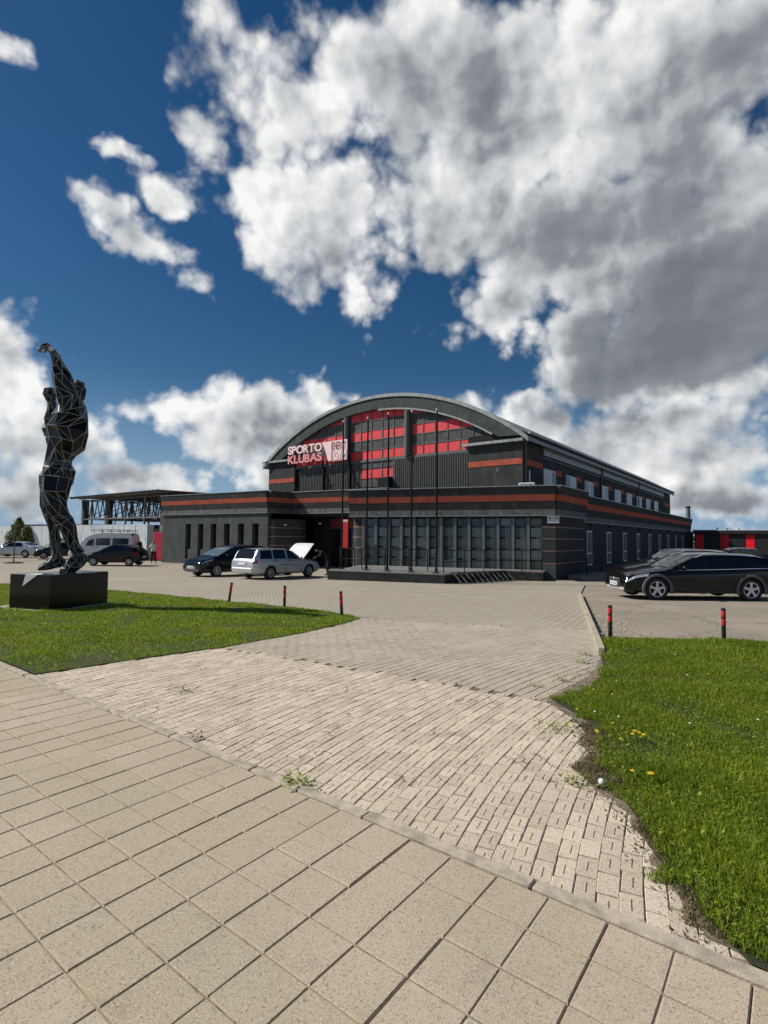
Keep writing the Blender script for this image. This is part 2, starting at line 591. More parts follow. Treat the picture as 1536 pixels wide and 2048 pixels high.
def mat_asphalt():
    """old pale worn tarmac and dust near the hall, dry grass far out"""
    m = bpy.data.materials.new('worn_tarmac')
    m.use_nodes = True
    t = m.node_tree
    k = NT(t)
    b = t.nodes['Principled BSDF']
    b.inputs['Roughness'].default_value = 0.93
    b.inputs['Specular IOR Level'].default_value = 0.2
    pos = k.n('ShaderNodeNewGeometry').outputs['Position']
    big, _ = k.noise(pos, 0.5, 7.0, 0.62)
    f, _ = k.noise(pos, 75.0, 4.0, 0.75)
    c = k.mix(k.ramp(big, 0.3, 0.7), (0.27, 0.235, 0.185, 1), (0.35, 0.305, 0.245, 1))
    c = k.mix(k.m('MULTIPLY', k.ramp(f, 0.34, 0.52, 1.0, 0.0), 0.6), c, (0.13, 0.115, 0.095, 1))
    wob, wc = k.noise(pos, 2.0, 4.0, 0.6)
    vo = k.n('ShaderNodeTexVoronoi', feature='DISTANCE_TO_EDGE')
    vo.inputs['Scale'].default_value = 0.33
    t.links.new(k.v('ADD', pos, k.v('SCALE', wc, 0.9)), vo.inputs['Vector'])
    cr = k.ramp(vo.outputs[0], 0.002, 0.007, 0.7, 0.0)
    c = k.mix(cr, c, (0.08, 0.07, 0.06, 1))
    ln = k.v('LENGTH', pos)
    c = k.mix(k.ramp(ln, 95.0, 130.0), c, (0.075, 0.10, 0.035, 1))
    t.links.new(c, b.inputs['Base Color'])
    bn = k.n('ShaderNodeBump')
    bn.inputs['Strength'].default_value = 0.5
    bn.inputs['Distance'].default_value = 0.008
    t.links.new(k.m('SUBTRACT', f, cr), bn.inputs['Height'])
    t.links.new(bn.outputs[0], b.inputs['Normal'])
    return m


def mat_grass(name='grass_blades', sun=1.0):
    m = bpy.data.materials.new(name)
    m.use_nodes = True
    t = m.node_tree
    k = NT(t)
    b = t.nodes['Principled BSDF']
    b.inputs['Roughness'].default_value = 0.5
    b.inputs['Specular IOR Level'].default_value = 0.18
    geo = k.n('ShaderNodeNewGeometry')
    isl = geo.outputs['Random Per Island']
    pos = geo.outputs['Position']
    rp = k.n('ShaderNodeValToRGB')
    t.links.new(isl, rp.inputs[0])
    e = rp.color_ramp.elements
    e[0].position, e[0].color = 0.0, (0.058, 0.125, 0.006, 1)
    e[1].position, e[1].color = 1.0, (0.38, 0.32, 0.12, 1)
    q = e.new(0.55); q.color = (0.145, 0.25, 0.010, 1)
    q = e.new(0.93); q.color = (0.33, 0.40, 0.07, 1)
    big, _ = k.noise(pos, 1.5, 4.0, 0.6)
    c = k.mix(k.m('MULTIPLY', k.ramp(big, 0.45, 0.7), 0.55), rp.outputs[0], (0.19, 0.265, 0.012, 1))
    pat, _ = k.noise(pos, 0.55, 5.0, 0.65)
    c = k.mix(k.m('MULTIPLY', k.ramp(pat, 0.52, 0.68), 0.45), c, (0.25, 0.25, 0.04, 1))
    c = k.mix(k.m('MULTIPLY', k.ramp(pat, 0.32, 0.46, 1.0, 0.0), 0.55), c, (0.045, 0.105, 0.005, 1))
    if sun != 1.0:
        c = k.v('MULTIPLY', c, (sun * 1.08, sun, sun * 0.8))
    t.links.new(c, b.inputs['Base Color'])
    tr = k.n('ShaderNodeBsdfTranslucent')
    t.links.new(c, tr.inputs['Color'])
    mx = k.n('ShaderNodeMixShader')
    mx.inputs[0].default_value = 0.35
    t.links.new(b.outputs[0], mx.inputs[1])
    t.links.new(tr.outputs[0], mx.inputs[2])
    t.links.new(mx.outputs[0], t.nodes['Material Output'].inputs['Surface'])
    return m


M_SLAB = mat_slab()
M_APRON = mat_worn_paver('apron_paver', (0.70, 0.60, 0.46), (0.52, 0.44, 0.33), 1.0)
M_DRIVE = mat_worn_paver('drive_paver', (0.47, 0.41, 0.325), (0.40, 0.35, 0.275), 0.0)
M_JOINT = mat('joint_sand', (0.17, 0.14, 0.10), 0.95, var=0.3, scale=25, bump=0.4, bscale=200)
M_JOINT_PALE = mat('joint_sand_pale', (0.17, 0.145, 0.11), 0.95, var=0.35, scale=9, bump=0.4, bscale=200)
M_TARMAC = mat_asphalt()
M_FORE = mat_forecourt()
M_KERB = mat('kerb_concrete', (0.41, 0.355, 0.27), 0.9, var=0.3, scale=9, bump=0.5, bscale=130)
M_SOIL = mat('lawn_soil', (0.03, 0.035, 0.012), 0.95, var=0.4, scale=6, bump=0.7, bscale=70)
M_DIRT = mat('bare_dirt', (0.19, 0.155, 0.105), 0.95, var=0.35, scale=10, bump=0.8, bscale=90)
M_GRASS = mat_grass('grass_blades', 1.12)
M_GRASS_SUN = mat_grass('sunlit_lawn_blades', 1.5)          # same grass, the statue lawn's extra sun mixed into a brighter, yellower colour

# ------------------------------------------------------------------ ground sheets
sheet('ground', [(-900, -60), (60, -60), (900, 300), (900, 1200), (-300, 1400), (-900, 700)], -0.05, M_TARMAC)
LAWN_L = [(-6.93, 2.53), (-6.80, 3.6), (-6.66, 4.81), (-6.75, 6.4), (-7.0, 7.9), (-7.25, 8.70), (-7.8, 8.98), (-8.9, 9.2), (-10.0, 9.2), (-11.98, 9.02),
          (-15, 8.95), (-18.3, 8.72), (-23.8, 7.4), (-40, 4.2), (-46, 2.53)]
LAWN_R = [(-0.17, 2.52), (-0.52, 2.92), (-0.70, 3.32), (-0.95, 3.72), (-1.14, 4.22), (-1.30, 4.68), (-1.55, 4.98), (-1.97, 5.35), (-1.80, 6.1), (-1.85, 6.8), (-2.1, 7.6), (-2.28, 8.3),
          (-2.62, 9.5), (-2.35, 9.75), (-0.97, 10.45), (-0.38, 10.75), (3.5, 12.2), (7.0, 12.4), (7.0, 2.52)]
lawn_l = sheet('lawn', LAWN_L, 0.012, M_SOIL)
DIRT_R = [(0.0, 2.50), (-0.30, 2.58), (-0.36, 2.66), (-0.58, 2.98), (-0.62, 3.12), (-0.80, 3.40), (-0.92, 3.55), (-1.10, 3.66), (-1.16, 3.95), (-1.24, 4.1), (-1.26, 4.35), (-1.38, 4.5), (-1.40, 4.7), (-1.62, 4.92), (-2.03, 5.32), (-1.95, 6.3), (-2.0, 7.0), (-2.2, 7.9), (-2.36, 8.4)] + LAWN_R[12:]
nl = DIRT_R.index((-2.36, 8.4)) + 1
_edge = []
_r = random.Random(12)
for (x0_, y0_), (x1_, y1_) in zip(DIRT_R[:nl], DIRT_R[1:nl]):
    n_ = max(1, int(math.hypot(x1_ - x0_, y1_ - y0_) / .05))
    for i_ in range(n_):
        _edge.append((x0_ + (x1_ - x0_) * i_ / n_ + _r.uniform(-.025, .025), y0_ + (y1_ - y0_) * i_ / n_ + _r.uniform(-.02, .02)))
lawn_r = sheet('lawn', _edge + DIRT_R[nl - 1:], 0.0075, M_DIRT)
sheet('lawn_bed', LAWN_R, 0.0115, M_SOIL)
FORE = [(-7.25, 8.66), (-2.9, 10.25), (-2.66, 9.7), (-5.72, 18.25), (-7.3, 24.0), (-9.0, 27.5), (-21, 29), (-46, 29), (-46, 11), (-40, 4.0), (-23.8, 7.2), (-18.3, 8.5), (-12, 8.8), (-9, 8.9)]
sheet('forecourt_paving', FORE, -0.012, M_FORE)
APRON = [(-0.06, 2.50), (-0.25, 2.74), (-0.62, 3.25), (-0.9, 3.7), (-1.25, 4.4), (-1.6, 4.95), (-1.88, 5.31), (-6.68, 4.85), (-6.80, 3.6), (-6.95, 2.50)]
DRIVE = [(-1.88, 5.31), (-1.75, 6.2), (-1.80, 7.0), (-2.05, 8.0), (-2.62, 9.5), (-2.9, 10.27), (-7.25, 8.68), (-6.9, 7.4), (-6.68, 4.85)]
apron = sheet('driveway_apron', APRON, -0.007, M_JOINT)
drive = sheet('driveway', DRIVE, -0.007, M_JOINT)
walk = sheet('sidewalk', [(-60, -4.0), (12, -4.0), (12, 2.52), (-60, 2.52)], -0.010, M_JOINT_PALE)

# ------------------------------------------------------------------ sidewalk slabs, 0.5 m, each scored into four
EDGE = 2.43


def slab_mesh(i):
    r = random.Random(100 + i)
    mb = MB()
    s = 0.2475
    gx, gy = 0.0028, 0.0034
    b = 0.0045
    mb.box(-s, s, -s, s, -0.03, -0.0055)
    mb.add([(-s, -gy * 1.6, -.0048), (s, -gy * 1.6, -.0048), (s, gy * 1.6, -.0048), (-s, gy * 1.6, -.0048)], [(0, 1, 2, 3)], 1)
    for sx in (-1, 1):
        for sy in (-1, 1):
            x0, x1 = sorted((sx * gx, sx * s))
            y0, y1 = sorted((sy * gy, sy * (s - .0022)))
            dz = r.uniform(-0.0008, 0.0008)
            j = [r.uniform(0, .0025) for _ in range(8)]
            vs = [(x0, y0, -0.0055), (x1, y0, -0.0055), (x1, y1, -0.0055), (x0, y1, -0.0055),
                  (x0 + b * .7 + j[0], y0 + b * .7 + j[1], dz), (x1 - b * .7 - j[2], y0 + b * .7 + j[3], dz), (x1 - b * .7 - j[4], y1 - b * .7 - j[5], dz), (x0 + b * .7 + j[6], y1 - b * .7 - j[7], dz)]
            mb.add(vs, [(4, 5, 6, 7), (0, 1, 5, 4), (1, 2, 6, 5), (2, 3, 7, 6), (3, 0, 4, 7)])
    return mb.mesh('paving_slab', [M_SLAB, M_SAND])


M_SAND = mat('blown_sand', (0.25, 0.205, 0.14), 0.95, var=0.6, scale=9, bump=0.5, bscale=300)
SLABS = [slab_mesh(i) for i in range(6)]
cells = []
SX0 = -0.155                               # a joint crosses the pavement edge here
for j in range(0, 10):
    for i in range(-60, 12):
        x = SX0 + (i + 0.5) * 0.5
        y = EDGE - (j + 0.5) * 0.5
        d = -SY * x + CY * y
        xc = CY * x + SY * y
        if d < 0.9 or abs(xc) > 1.0 * d + 1.5 or d > 45:
            continue
        cells.append((d, x, y))
cells.sort()
for d, x, y in cells[:300]:
    o = link('paving_slab', random.choice(SLABS), walk, None, (x, y, random.uniform(0.002, 0.0065)),
             (R(random.uniform(-.12, .12)), R(random.uniform(-.12, .12)), R(random.uniform(-.25, .25)) + random.choice((0, math.pi))))
rest = MB()
for d, x, y in cells[300:]:
    rest.box(x - .246, x + .246, y - .246, y + .246, -0.03, 0.004)
if cells[300:]:
    tag(rest.build('paving_slab_field', M_SLAB, walk), kind='stuff')

# sand washed into the long joints, uneven in width and height
for j in range(0, 10):
    y = EDGE - j * 0.5
    if j == 0:
        continue
    mb = MB()
    f_ = smooth_noise(j)
    vs = []
    xs_ = np.arange(-30, 5, .05)
    for x in xs_:
        w_ = .0052 + .0022 * f_(x * 3.1)
        vs += [(x, y - w_, -.0055 + .0045 * f_(x * 2.3)), (x, y + w_, -.0055 + .0045 * f_(x * 2.3 + .4))]
    mb.add(vs, [(2 * i, 2 * i + 2, 2 * i + 3, 2 * i + 1) for i in range(len(xs_) - 1)])
    mb.build('sand_joint', M_SAND, walk)

# ------------------------------------------------------------------ edging kerb between sidewalk and drive
kx = 6.0
n = 0
while kx > -48 and n < 70:
    L = 1.0
    x1, x0 = kx, kx - L + 0.008
    mb = MB()
    mb.bbox(x0, x1, EDGE + 0.004, EDGE + 0.082, -0.08, 0.0, 0.008)
    zc = random.uniform(0.010, 0.020)
    mb.build('kerb_stone', M_KERB, walk, (0, random.uniform(-.004, .004), zc), (0, R(random.uniform(-.25, .25)) * 0, R(random.uniform(-.02, .02))))
    kx -= L
    n += 1

# ------------------------------------------------------------------ pavers, laid in long arcs
AC = Vector((9.5, 5.0))


def arc_cells(poly, across, along, rmin, rmax, seed):
    r_ = random.Random(seed)
    out = []
    r = rmin
    row = 0
    while r < rmax:
        off = (row % 2) * 0.5 + r_.uniform(-.06, .06)
        da = along / r
        for i in range(-int(0.6 / da), int(0.6 / da)):
            a = math.pi + (i + off) * da
            x, y = AC.x + r * math.cos(a), AC.y + r * math.sin(a)
            if inside(poly, x, y):
                out.append((-SY * x + CY * y, x, y, a, row))
        r += across
        row += 1
    out.sort()
    return out


def paver_mesh(name, w, l, m, i, slit, close=0.0):
    """one block; a worn one has chipped corners and a false joint cut half along its top"""
    r = random.Random(i * 13 + 5)
    mb = MB()
    hw, hl = w / 2, l / 2
    b = 0.004
    j = [r.uniform(-0.002, 0.001) for _ in range(8)]
    bot = [(-hw, -hl, -.03), (hw, -hl, -.03), (hw, hl, -.03), (-hw, hl, -.03)]
    mid = [(-hw + j[0], -hl + j[1], -b), (hw + close + j[2], -hl + j[3], -b), (hw + close + j[4], hl + j[5], -b), (-hw + j[6], hl + j[7], -b)]
    top = [(x * (1 - b / hw), y * (1 - b / hl), r.uniform(-.0008, .0008)) for x, y, z in mid]
    vs = bot + mid + top
    fs = [(0, 1, 5, 4), (1, 2, 6, 5), (2, 3, 7, 6), (3, 0, 4, 7), (4, 5, 9, 8), (5, 6, 10, 9), (6, 7, 11, 10), (7, 4, 8, 11)]
    if slit:
        sw = 0.0028
        y0, y1 = (-hl * .55, hl * .5) if i % 2 else (-hl * .3, hl * .72)
        x0 = r.uniform(-.008, .008)
        s = len(vs)
        vs += [(x0 - sw, y0, 0), (x0 + sw, y0, 0), (x0 + sw, y1, 0), (x0 - sw, y1, 0)]
        vs += [(x0 - sw, y0, -.009), (x0 + sw, y0, -.009), (x0 + sw, y1, -.009), (x0 - sw, y1, -.009)]
        fs += [(8, 9, s + 1, s), (9, 10, s + 2, s + 1), (10, 11, s + 3, s + 2), (11, 8, s, s + 3)]
        fs += [(s, s + 1, s + 5, s + 4), (s + 1, s + 2, s + 6, s + 5), (s + 2, s + 3, s + 7, s + 6), (s + 3, s, s + 4, s + 7), (s + 4, s + 5, s + 6, s + 7)]
    else:
        fs.append((8, 9, 10, 11))
    mb.add(vs, fs)
    return mb.mesh(name, m)


def lay(parent, name, cellsl, meshes, zfun, jit):
    rr = random.Random(len(cellsl))
    rest = MB()
    for q, (d, x, y, a, row) in enumerate(cellsl):
        M = Matrix.Translation((x, y, zfun(x, y) + rr.uniform(-jit, jit))) @ Matrix.Rotation(a + rr.uniform(-.012, .012), 4, 'Z') @ Matrix.Rotation(rr.uniform(-jit, jit) * 3, 4, 'Y')
        me = rr.choice(meshes)
        if q < 300:
            o = link(name, me, parent)
            o.matrix_local = M
        else:
            rest.add([M @ v.co for v in me.vertices], [tuple(p.vertices) for p in me.polygons])
    if rest.f:
        tag(rest.build(name + '_field', meshes[0].materials[0], parent), kind='stuff')


ap_cells = arc_cells(APRON, 0.098, 0.172, 9.4, 17.2, 3)
lay(apron, 'paver', ap_cells, [paver_mesh('paver', 0.0925, 0.1635 - 0.002 * (i % 3), M_APRON, i, i not in (3, 8), 0.0066 if i in (1, 4, 8) else 0.0) for i in range(9)], lambda x, y: gz(x, y) + 0.004, 0.0018)
dr_cells = arc_cells(DRIVE, 0.109, 0.205, 10.5, 17.2, 4)
lay(drive, 'paver', dr_cells, [paver_mesh('paver', 0.102, 0.2025, M_DRIVE, i, False, 0.006 if i == 3 else 0.0) for i in range(5)], lambda x, y: gz(x, y) + 0.004, 0.0012)

# ------------------------------------------------------------------ raised kerb beside the tarmac bay, flush pale lines in the forecourt
ks, ke = Vector((-5.70, 18.17)), Vector((-2.25, 8.15))
kd = (ke - ks)
nk = 10
kerb = empty('bay_kerb', (ks.x, ks.y, 0), 0, 'long pale concrete kerb between the block paving and the tarmac bay', 'kerb')
for i in range(nk):
    a = ks + kd * (i / nk)
    b_ = ks + kd * ((i + 0.99) / nk)
    mb = MB()
    za, zb = gz(a.x, a.y), gz(b_.x, b_.y)
    mb.bar((a.x - ks.x, a.y - ks.y, za + 0.0), (b_.x - ks.x, b_.y - ks.y, zb + 0.0), 0.09, 0.13)
    mb.build('kerb_stone', M_KERB, kerb)


def flush_line(pts, w, name):
    mb = MB()
    for (x0, y0), (x1, y1) in zip(pts, pts[1:]):
        for q in range(6):
            ax, ay = x0 + (x1 - x0) * q / 6, y0 + (y1 - y0) * q / 6
            bx, by = x0 + (x1 - x0) * (q + 1) / 6, y0 + (y1 - y0) * (q + 1) / 6
            d = Vector((bx - ax, by - ay)).normalized()
            nx, ny = -d.y * w / 2, d.x * w / 2
            mb.add([(ax - nx, ay - ny, gz(ax, ay) - .004), (bx - nx, by - ny, gz(bx, by) - .004), (bx + nx, by + ny, gz(bx, by) - .004), (ax + nx, ay + ny, gz(ax, ay) - .004)], [(0, 1, 2, 3)])
    tag(mb.build(name, mat('pale_edging', (0.50, 0.46, 0.39), 0.9, var=0.2, scale=7)), kind='structure')


flush_line([(-29, 11.3), (-26, 11.6), (-23.1, 11.9), (-20.2, 12.3), (-17.3, 12.9), (-13.8, 14.2), (-10.5, 15.6), (-8.0, 16.9)], 0.12, 'flush_edging')
flush_line([(-36, 15.6), (-33, 16.0), (-29.9, 16.7), (-27.2, 17.3), (-25.2, 17.9)], 0.14, 'flush_edging')
for cx, cy in ((-5.6, 4.0),):
    pass
# ------------------------------------------------------------------ sports hall
M_WALL = mat('charcoal_render', (0.049, 0.050, 0.050), 0.9, spec=0.12, var=0.22, scale=1.3, bump=0.25, bscale=40, stain=0.35)
M_WALL_L = mat('grey_render', (0.076, 0.083, 0.084), 0.9, spec=0.12, var=0.16, scale=1.1, bump=0.25, bscale=40, stain=0.35)
M_BAND = mat('zinc_band', (0.115, 0.118, 0.116), 0.7, spec=0.2, var=0.28, scale=3.5, stain=0.5)
M_RUST = mat('terracotta_stripe', (0.40, 0.098, 0.060), 0.85, spec=0.12, var=0.14, scale=2.0)
M_PINK = mat('pink_groove', (0.34, 0.17, 0.155), 0.8, var=0.1)
M_DARK = mat('black_metal', (0.010, 0.010, 0.011), 0.5, spec=0.2, var=0.1)
M_TRIM = mat('parapet_flashing', (0.33, 0.34, 0.34), 0.45, metal=0.5, var=0.2, scale=4)
M_ROOF = mat('galvanised_roof', (0.25, 0.265, 0.262), 0.6, metal=0.2, var=0.25, scale=2.2, stain=0.25)
M_FASC = mat('weathered_fascia', (0.062, 0.072, 0.070), 0.8, spec=0.15, var=0.25, scale=2.5, stain=0.3)
M_RED = mat('red_panel', (0.72, 0.045, 0.055), 0.6, var=0.12, scale=3.0)
M_GREYP = mat('dark_panel', (0.07, 0.075, 0.073), 0.6, spec=0.25, var=0.3, scale=4.0, stain=0.4)
M_FRAME = mat('panel_frame', (0.10, 0.10, 0.098), 0.6, var=0.15)
M_GLASS = mat('dark_glass', (0.012, 0.016, 0.017), 0.06, var=0.0, spec=0.6)
M_WHITE = mat('white_frame', (0.62, 0.63, 0.64), 0.5, var=0.06)
M_CORR = mat('corrugated_charcoal', (0.082, 0.084, 0.082), 0.7, spec=0.2, var=0.15, scale=2.0)
M_CURT = mat('pale_curtain', (0.33, 0.36, 0.33), 0.9, var=0.2, scale=8)
M_BLIND = mat('blind_behind_glass', (0.09, 0.10, 0.11), 0.6, var=0.35, scale=2.5, spec=0.2)
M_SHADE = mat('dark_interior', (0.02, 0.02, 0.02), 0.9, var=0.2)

hall = empty('sports_hall', (-20, 26, -0.4), 0, 'long black and red sports hall with arched roof and low front wing', 'building')
HO = Vector((-20, 26, -0.4))


def part(mb, name, m, parent=None, **kw):
    """a part of the hall, given in world coordinates"""
    p = parent or hall
    o = mb.build(name, m, p)
    if p is hall:
        o.location = -HO
    else:
        o.location = (0, 0, 0)
    return o


XU, XL, Y2, YE = -11.8, -32.8, 27.92, 72.0
XC = 0.5 * (XU + XL)
EAVE, PEAK = 7.55, 11.1
half = (XU - XL) / 2
rise = PEAK - EAVE
RAD = (half * half + rise * rise) / (2 * rise)
ZC = PEAK - RAD


def arch(x, dr=0.0):
    q = (RAD + dr) ** 2 - (x - XC) ** 2
    return ZC + math.sqrt(max(q, 0.0))


# walls of the tall hall (below the eaves), both long sides and back
mb = MB(); mb.box(XU - 0.3, XU, Y2 + 0.25, YE, -0.6, 7.3); part(mb, 'side_wall', M_WALL)
mb = MB(); mb.box(XL, XL + 0.3, Y2 + 0.25, YE, -0.6, 7.3); part(mb, 'side_wall', M_WALL)
mb = MB(); mb.prism([(XL + .3, -.6), (XU - .3, -.6), (XU - .3, 7.3)] + [(x, arch(x, -.55)) for x in np.linspace(XU - .9, XL + .9, 15)] + [(XL + .3, 7.3)], YE - 0.3, YE - .01, M=XZ)
part(mb, 'back_wall', M_WALL)
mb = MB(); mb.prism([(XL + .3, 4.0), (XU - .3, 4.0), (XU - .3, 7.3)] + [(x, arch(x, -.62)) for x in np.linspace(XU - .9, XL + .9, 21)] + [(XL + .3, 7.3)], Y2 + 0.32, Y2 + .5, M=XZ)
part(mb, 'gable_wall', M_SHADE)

# barrel roof: sheet, front fascia with a pale turned-down edge
xs = np.linspace(XL - 0.45, XU + 0.45, 49)
mb = MB()
vs, fs = [], []
for yi, y in enumerate((Y2 - 0.22, YE + 0.2)):
    for x in xs:
        vs.append((x, y, arch(x, 0.0)))
for y in (Y2 - 0.22, YE + 0.2):
    for x in xs:
        vs.append((x, y, arch(x, -0.16)))
n = len(xs)
for i in range(n - 1):
    fs += [(i, i + 1, n + i + 1, n + i), (2 * n + i + 1, 2 * n + i, 3 * n + i, 3 * n + i + 1), (i + 1, i, 2 * n + i, 2 * n + i + 1), (n + i, n + i + 1, 3 * n + i + 1, 3 * n + i)]
fs += [(0, n, 3 * n, 2 * n), (n - 1, 2 * n - 1, 4 * n - 1, 3 * n - 1)]
mb.add(vs, fs)
roof = part(mb, 'roof', M_ROOF)
# each metre of roof edge is a sheet of its own, a hair apart from its neighbour
for i in range(0, 48, 4):
    mb = MB()
    seg = xs[i:i + 5]
    top = [(x, arch(x, 0.012)) for x in seg]
    bot = [(x, arch(x, -0.20)) for x in seg[::-1]]
    top[-1] = (top[-1][0] - 0.012, top[-1][1])
    bot[0] = (bot[0][0] - 0.012, bot[0][1])
    mb.prism(top + bot, Y2 - 0.26, Y2 - 0.222, M=XZ)
    part(mb, 'roof_edge_sheet', M_ROOF, roof)
mb = MB()
top = [(x, arch(x, -0.165)) for x in xs[1:-1]]
bot = [(x, arch(x, -0.92)) for x in xs[1:-1][::-1] if arch(x, -0.92) > 7.2]
mb.prism(top + bot, Y2 - 0.18, Y2 + 0.15, M=XZ)
part(mb, 'arch_fascia', M_FASC)
mb = MB()
pt = [(x, arch(x, -0.925)) for x in np.linspace(XC + 0.5, XU - 1.75, 15)]
pb = [(x, arch(x, -1.03)) for x in np.linspace(XC + 0.5, XU - 1.75, 15)][::-1]
mb.prism(pt + pb, Y2 - 0.185, Y2 - 0.1, M=XZ)
part(mb, 'arch_lip', M_ROOF)
# side eave: gutter and fascia along the right wall
mb = MB()
mb.box(XU - 0.02, XU + 0.42, Y2 - 0.2, YE + .1, 7.30, 7.40)
eave = part(mb, 'eave_soffit', M_DARK)
mb = MB(); mb.tube((XU + 0.48, Y2 - .2, 7.42), (XU + 0.48, YE + .1, 7.42), 0.07, seg=8); part(mb, 'gutter', M_TRIM)
for y in (Y2 + .25, 42.8, 55.2):
    mb = MB()
    mb.tube((XU + 0.46, y, 7.36), (XU + 0.08, y, 6.95), 0.055); mb.tube((XU + .08, y, 6.95), (XU + .08, y, 4.2), 0.055)
    part(mb, 'downpipe', M_FRAME)

# end blocks of the gable, with a terracotta stripe each
for x0, x1, zt, cap0, cap1 in ((XL, -29.9, 7.35, XL - .5, -29.6), (-15.16, XU + .002, 7.0, -15.45, XU + .1)):
    mb = MB(); mb.box(x0, x1, Y2 + 0.02, Y2 + 0.6, 4.0, zt)
    w_ = part(mb, 'gable_block', M_WALL)
    mb = MB(); mb.box(x0 + .002, x1 - .004, Y2 - .004, Y2 + 0.019, 5.78, 6.10)
    part(mb, 'stripe', M_RUST)
    mb = MB(); mb.box(cap0, cap1, Y2 - 0.26, Y2 + 0.6, zt + .02, zt + .17)
    part(mb, 'block_cornice', M_TRIM)
    mb = MB(); mb.box(x0, x1, Y2 + .0, Y2 + .6, zt + .17, zt + .6); part(mb, 'block_infill', M_DARK)
mb = MB(); mb.box(-13.35, -13.22, Y2 - .006, Y2 + .019, 5.42, 5.62); part(mb, 'vent_plate', M_FRAME)
mb = MB(); mb.box(-31.5, -31.38, Y2 - .006, Y2 + .019, 6.45, 6.62); part(mb, 'vent_plate', M_FRAME)

# glazed gable: frame bars and every pane
zrow = [6.90, 7.55, 8.22, 8.88, 9.56, 10.24]
cols_c = list(np.linspace(-24.45, -19.80, 6))
cols_r = [-19.30 + 0.88 * i for i in range(7)]
cols_l = [-24.98 - 0.88 * i for i in range(7)]
YP = Y2 + 0.17


def pane(x0, x1, z0, z1, red):
    """a panel clipped by the arch above it"""
    lim = lambda x: arch(x, -0.90)
    g = 0.035
    x0, x1, z0, z1 = x0 + g, x1 - g, z0 + g, z1 - g
    pts = [(x0, z0), (x1, z0)]
    ts = np.linspace(x1, x0, 5)
    up = [(x, min(z1, lim(x))) for x in ts]
    up = [(x, z) for x, z in up if z > z0 + 0.02]
    if len(up) < 2:
        return
    if abs(up[0][0] - x1) > 1e-6:
        pts = [(x0, z0), (up[0][0], z0)]
    if abs(up[-1][0] - x0) > 1e-6:
        pts = [(up[-1][0], z0)] + pts[1:]
    mb = MB()
    dy = random.uniform(-.006, .006)
    mb.prism(pts + up, YP + dy, YP + 0.05, M=XZ)
    part(mb, 'gable_panel', M_RED if red else M_GREYP)


for cols in (cols_c, cols_r, cols_l):
    for a, b_ in zip(cols, cols[1:]):
        x0, x1 = min(a, b_), max(a, b_)
        for r_ in range(5):
            pane(x0, x1, zrow[r_], zrow[r_ + 1], r_ % 2 == 0)
zlow = [5.0, 5.60, 6.25, 6.90]
for c in range(1, 4):
    for r_ in range(3):
        if c == 3 and r_ == 0:
            continue
        pane(cols_c[c], cols_c[c + 1], zlow[r_], zlow[r_ + 1], r_ == 1)
mb = MB(); mb.box(cols_c[3] + .05, cols_c[4] - .05, Y2 - .35, YP + .1, 4.75, 5.56); part(mb, 'vent_hood', M_DARK)
# glazing bars
for cols in (cols_c, cols_r, cols_l):
    for x in cols:
        zt = arch(x, -0.9)
        if zt < 7.2:
            continue
        mb = MB(); mb.box(x - .03, x + .03, YP - .035, YP + .02, 6.90, zt); part(mb, 'glazing_bar', M_FRAME)
for cols in (cols_c, cols_r, cols_l):
    lo, hi = min(cols), max(cols)
    for z in zrow:
        x0, x1 = lo, hi
        rr_ = math.sqrt(max((RAD - .9) ** 2 - (z - ZC) ** 2, 0))
        x0, x1 = max(lo, XC - rr_), min(hi, XC + rr_)
        if x1 - x0 < .2:
            continue
        mb = MB(); mb.box(x0, x1, YP - .031, YP + .02, z - .03, z + .03); part(mb, 'glazing_bar', M_FRAME)
for x in (cols_c[1], cols_c[2], cols_c[3], cols_c[4]):
    mb = MB(); mb.box(x - .03, x + .03, YP - .035, YP + .02, 4.6, 6.868); part(mb, 'glazing_bar', M_FRAME)
for x in (-24.72, -19.55):
    mb = MB(); mb.tube((x, Y2 + .02, 6.85), (x, Y2 + .02, arch(x, -.93)), 0.20, seg=16); part(mb, 'round_column', M_FRAME)
mb = MB(); mb.box(-29.9, -15.16, Y2 + .10, YP + .06, 6.74, 6.865); part(mb, 'transom_beam', M_FRAME)


def corrugated(x0, x1, z0, z1, y, pitch=0.16, depth=0.035):
    mb = MB()
    x = x0
    vs = []
    prof = ((0, 0), (.3, 0), (.42, 1), (.88, 1), (1.0, 0))
    while x < x1 - 1e-6:
        for u, d in prof[:-1]:
            if x + u * pitch <= x1:
                vs.append((x + u * pitch, y - d * depth))
        x += pitch
    vs.append((x1, y))
    n = len(vs)
    V = [(a, b_, z0) for a, b_ in vs] + [(a, b_, z1) for a, b_ in vs]
    mb.add(V, [(i, i + 1, n + i + 1, n + i) for i in range(n - 1)])
    return mb


for x0, x1 in ((-29.3, -26.95), (-26.75, -24.45), (-24.25, cols_c[1] - .06), (cols_c[4] + .06, -15.2)):
    part(corrugated(x0, x1, 4.3, 6.73, Y2 + .12), 'corrugated_panel', M_CORR)
mb = MB(); mb.box(-29.9, -15.2, Y2 + .2, Y2 + .31, 4.2, 6.73); part(mb, 'panel_backing', M_DARK)
for x in (-26.85, -24.35):
    mb = MB(); mb.bar((x, Y2 - .06, 4.3), (x, Y2 - .06, 7.3), 0.11); part(mb, 'sign_post', M_DARK)
    mb = MB(); mb.bar((x + .12, Y2 - .03, 6.3), (x + 1.0, Y2 + .02, 4.4), 0.05); part(mb, 'sign_brace', M_DARK)
mb = MB(); mb.bar((-29.7, Y2 - .03, 5.4), (-29.1, Y2 + .02, 4.4), 0.05); part(mb, 'sign_brace', M_DARK)

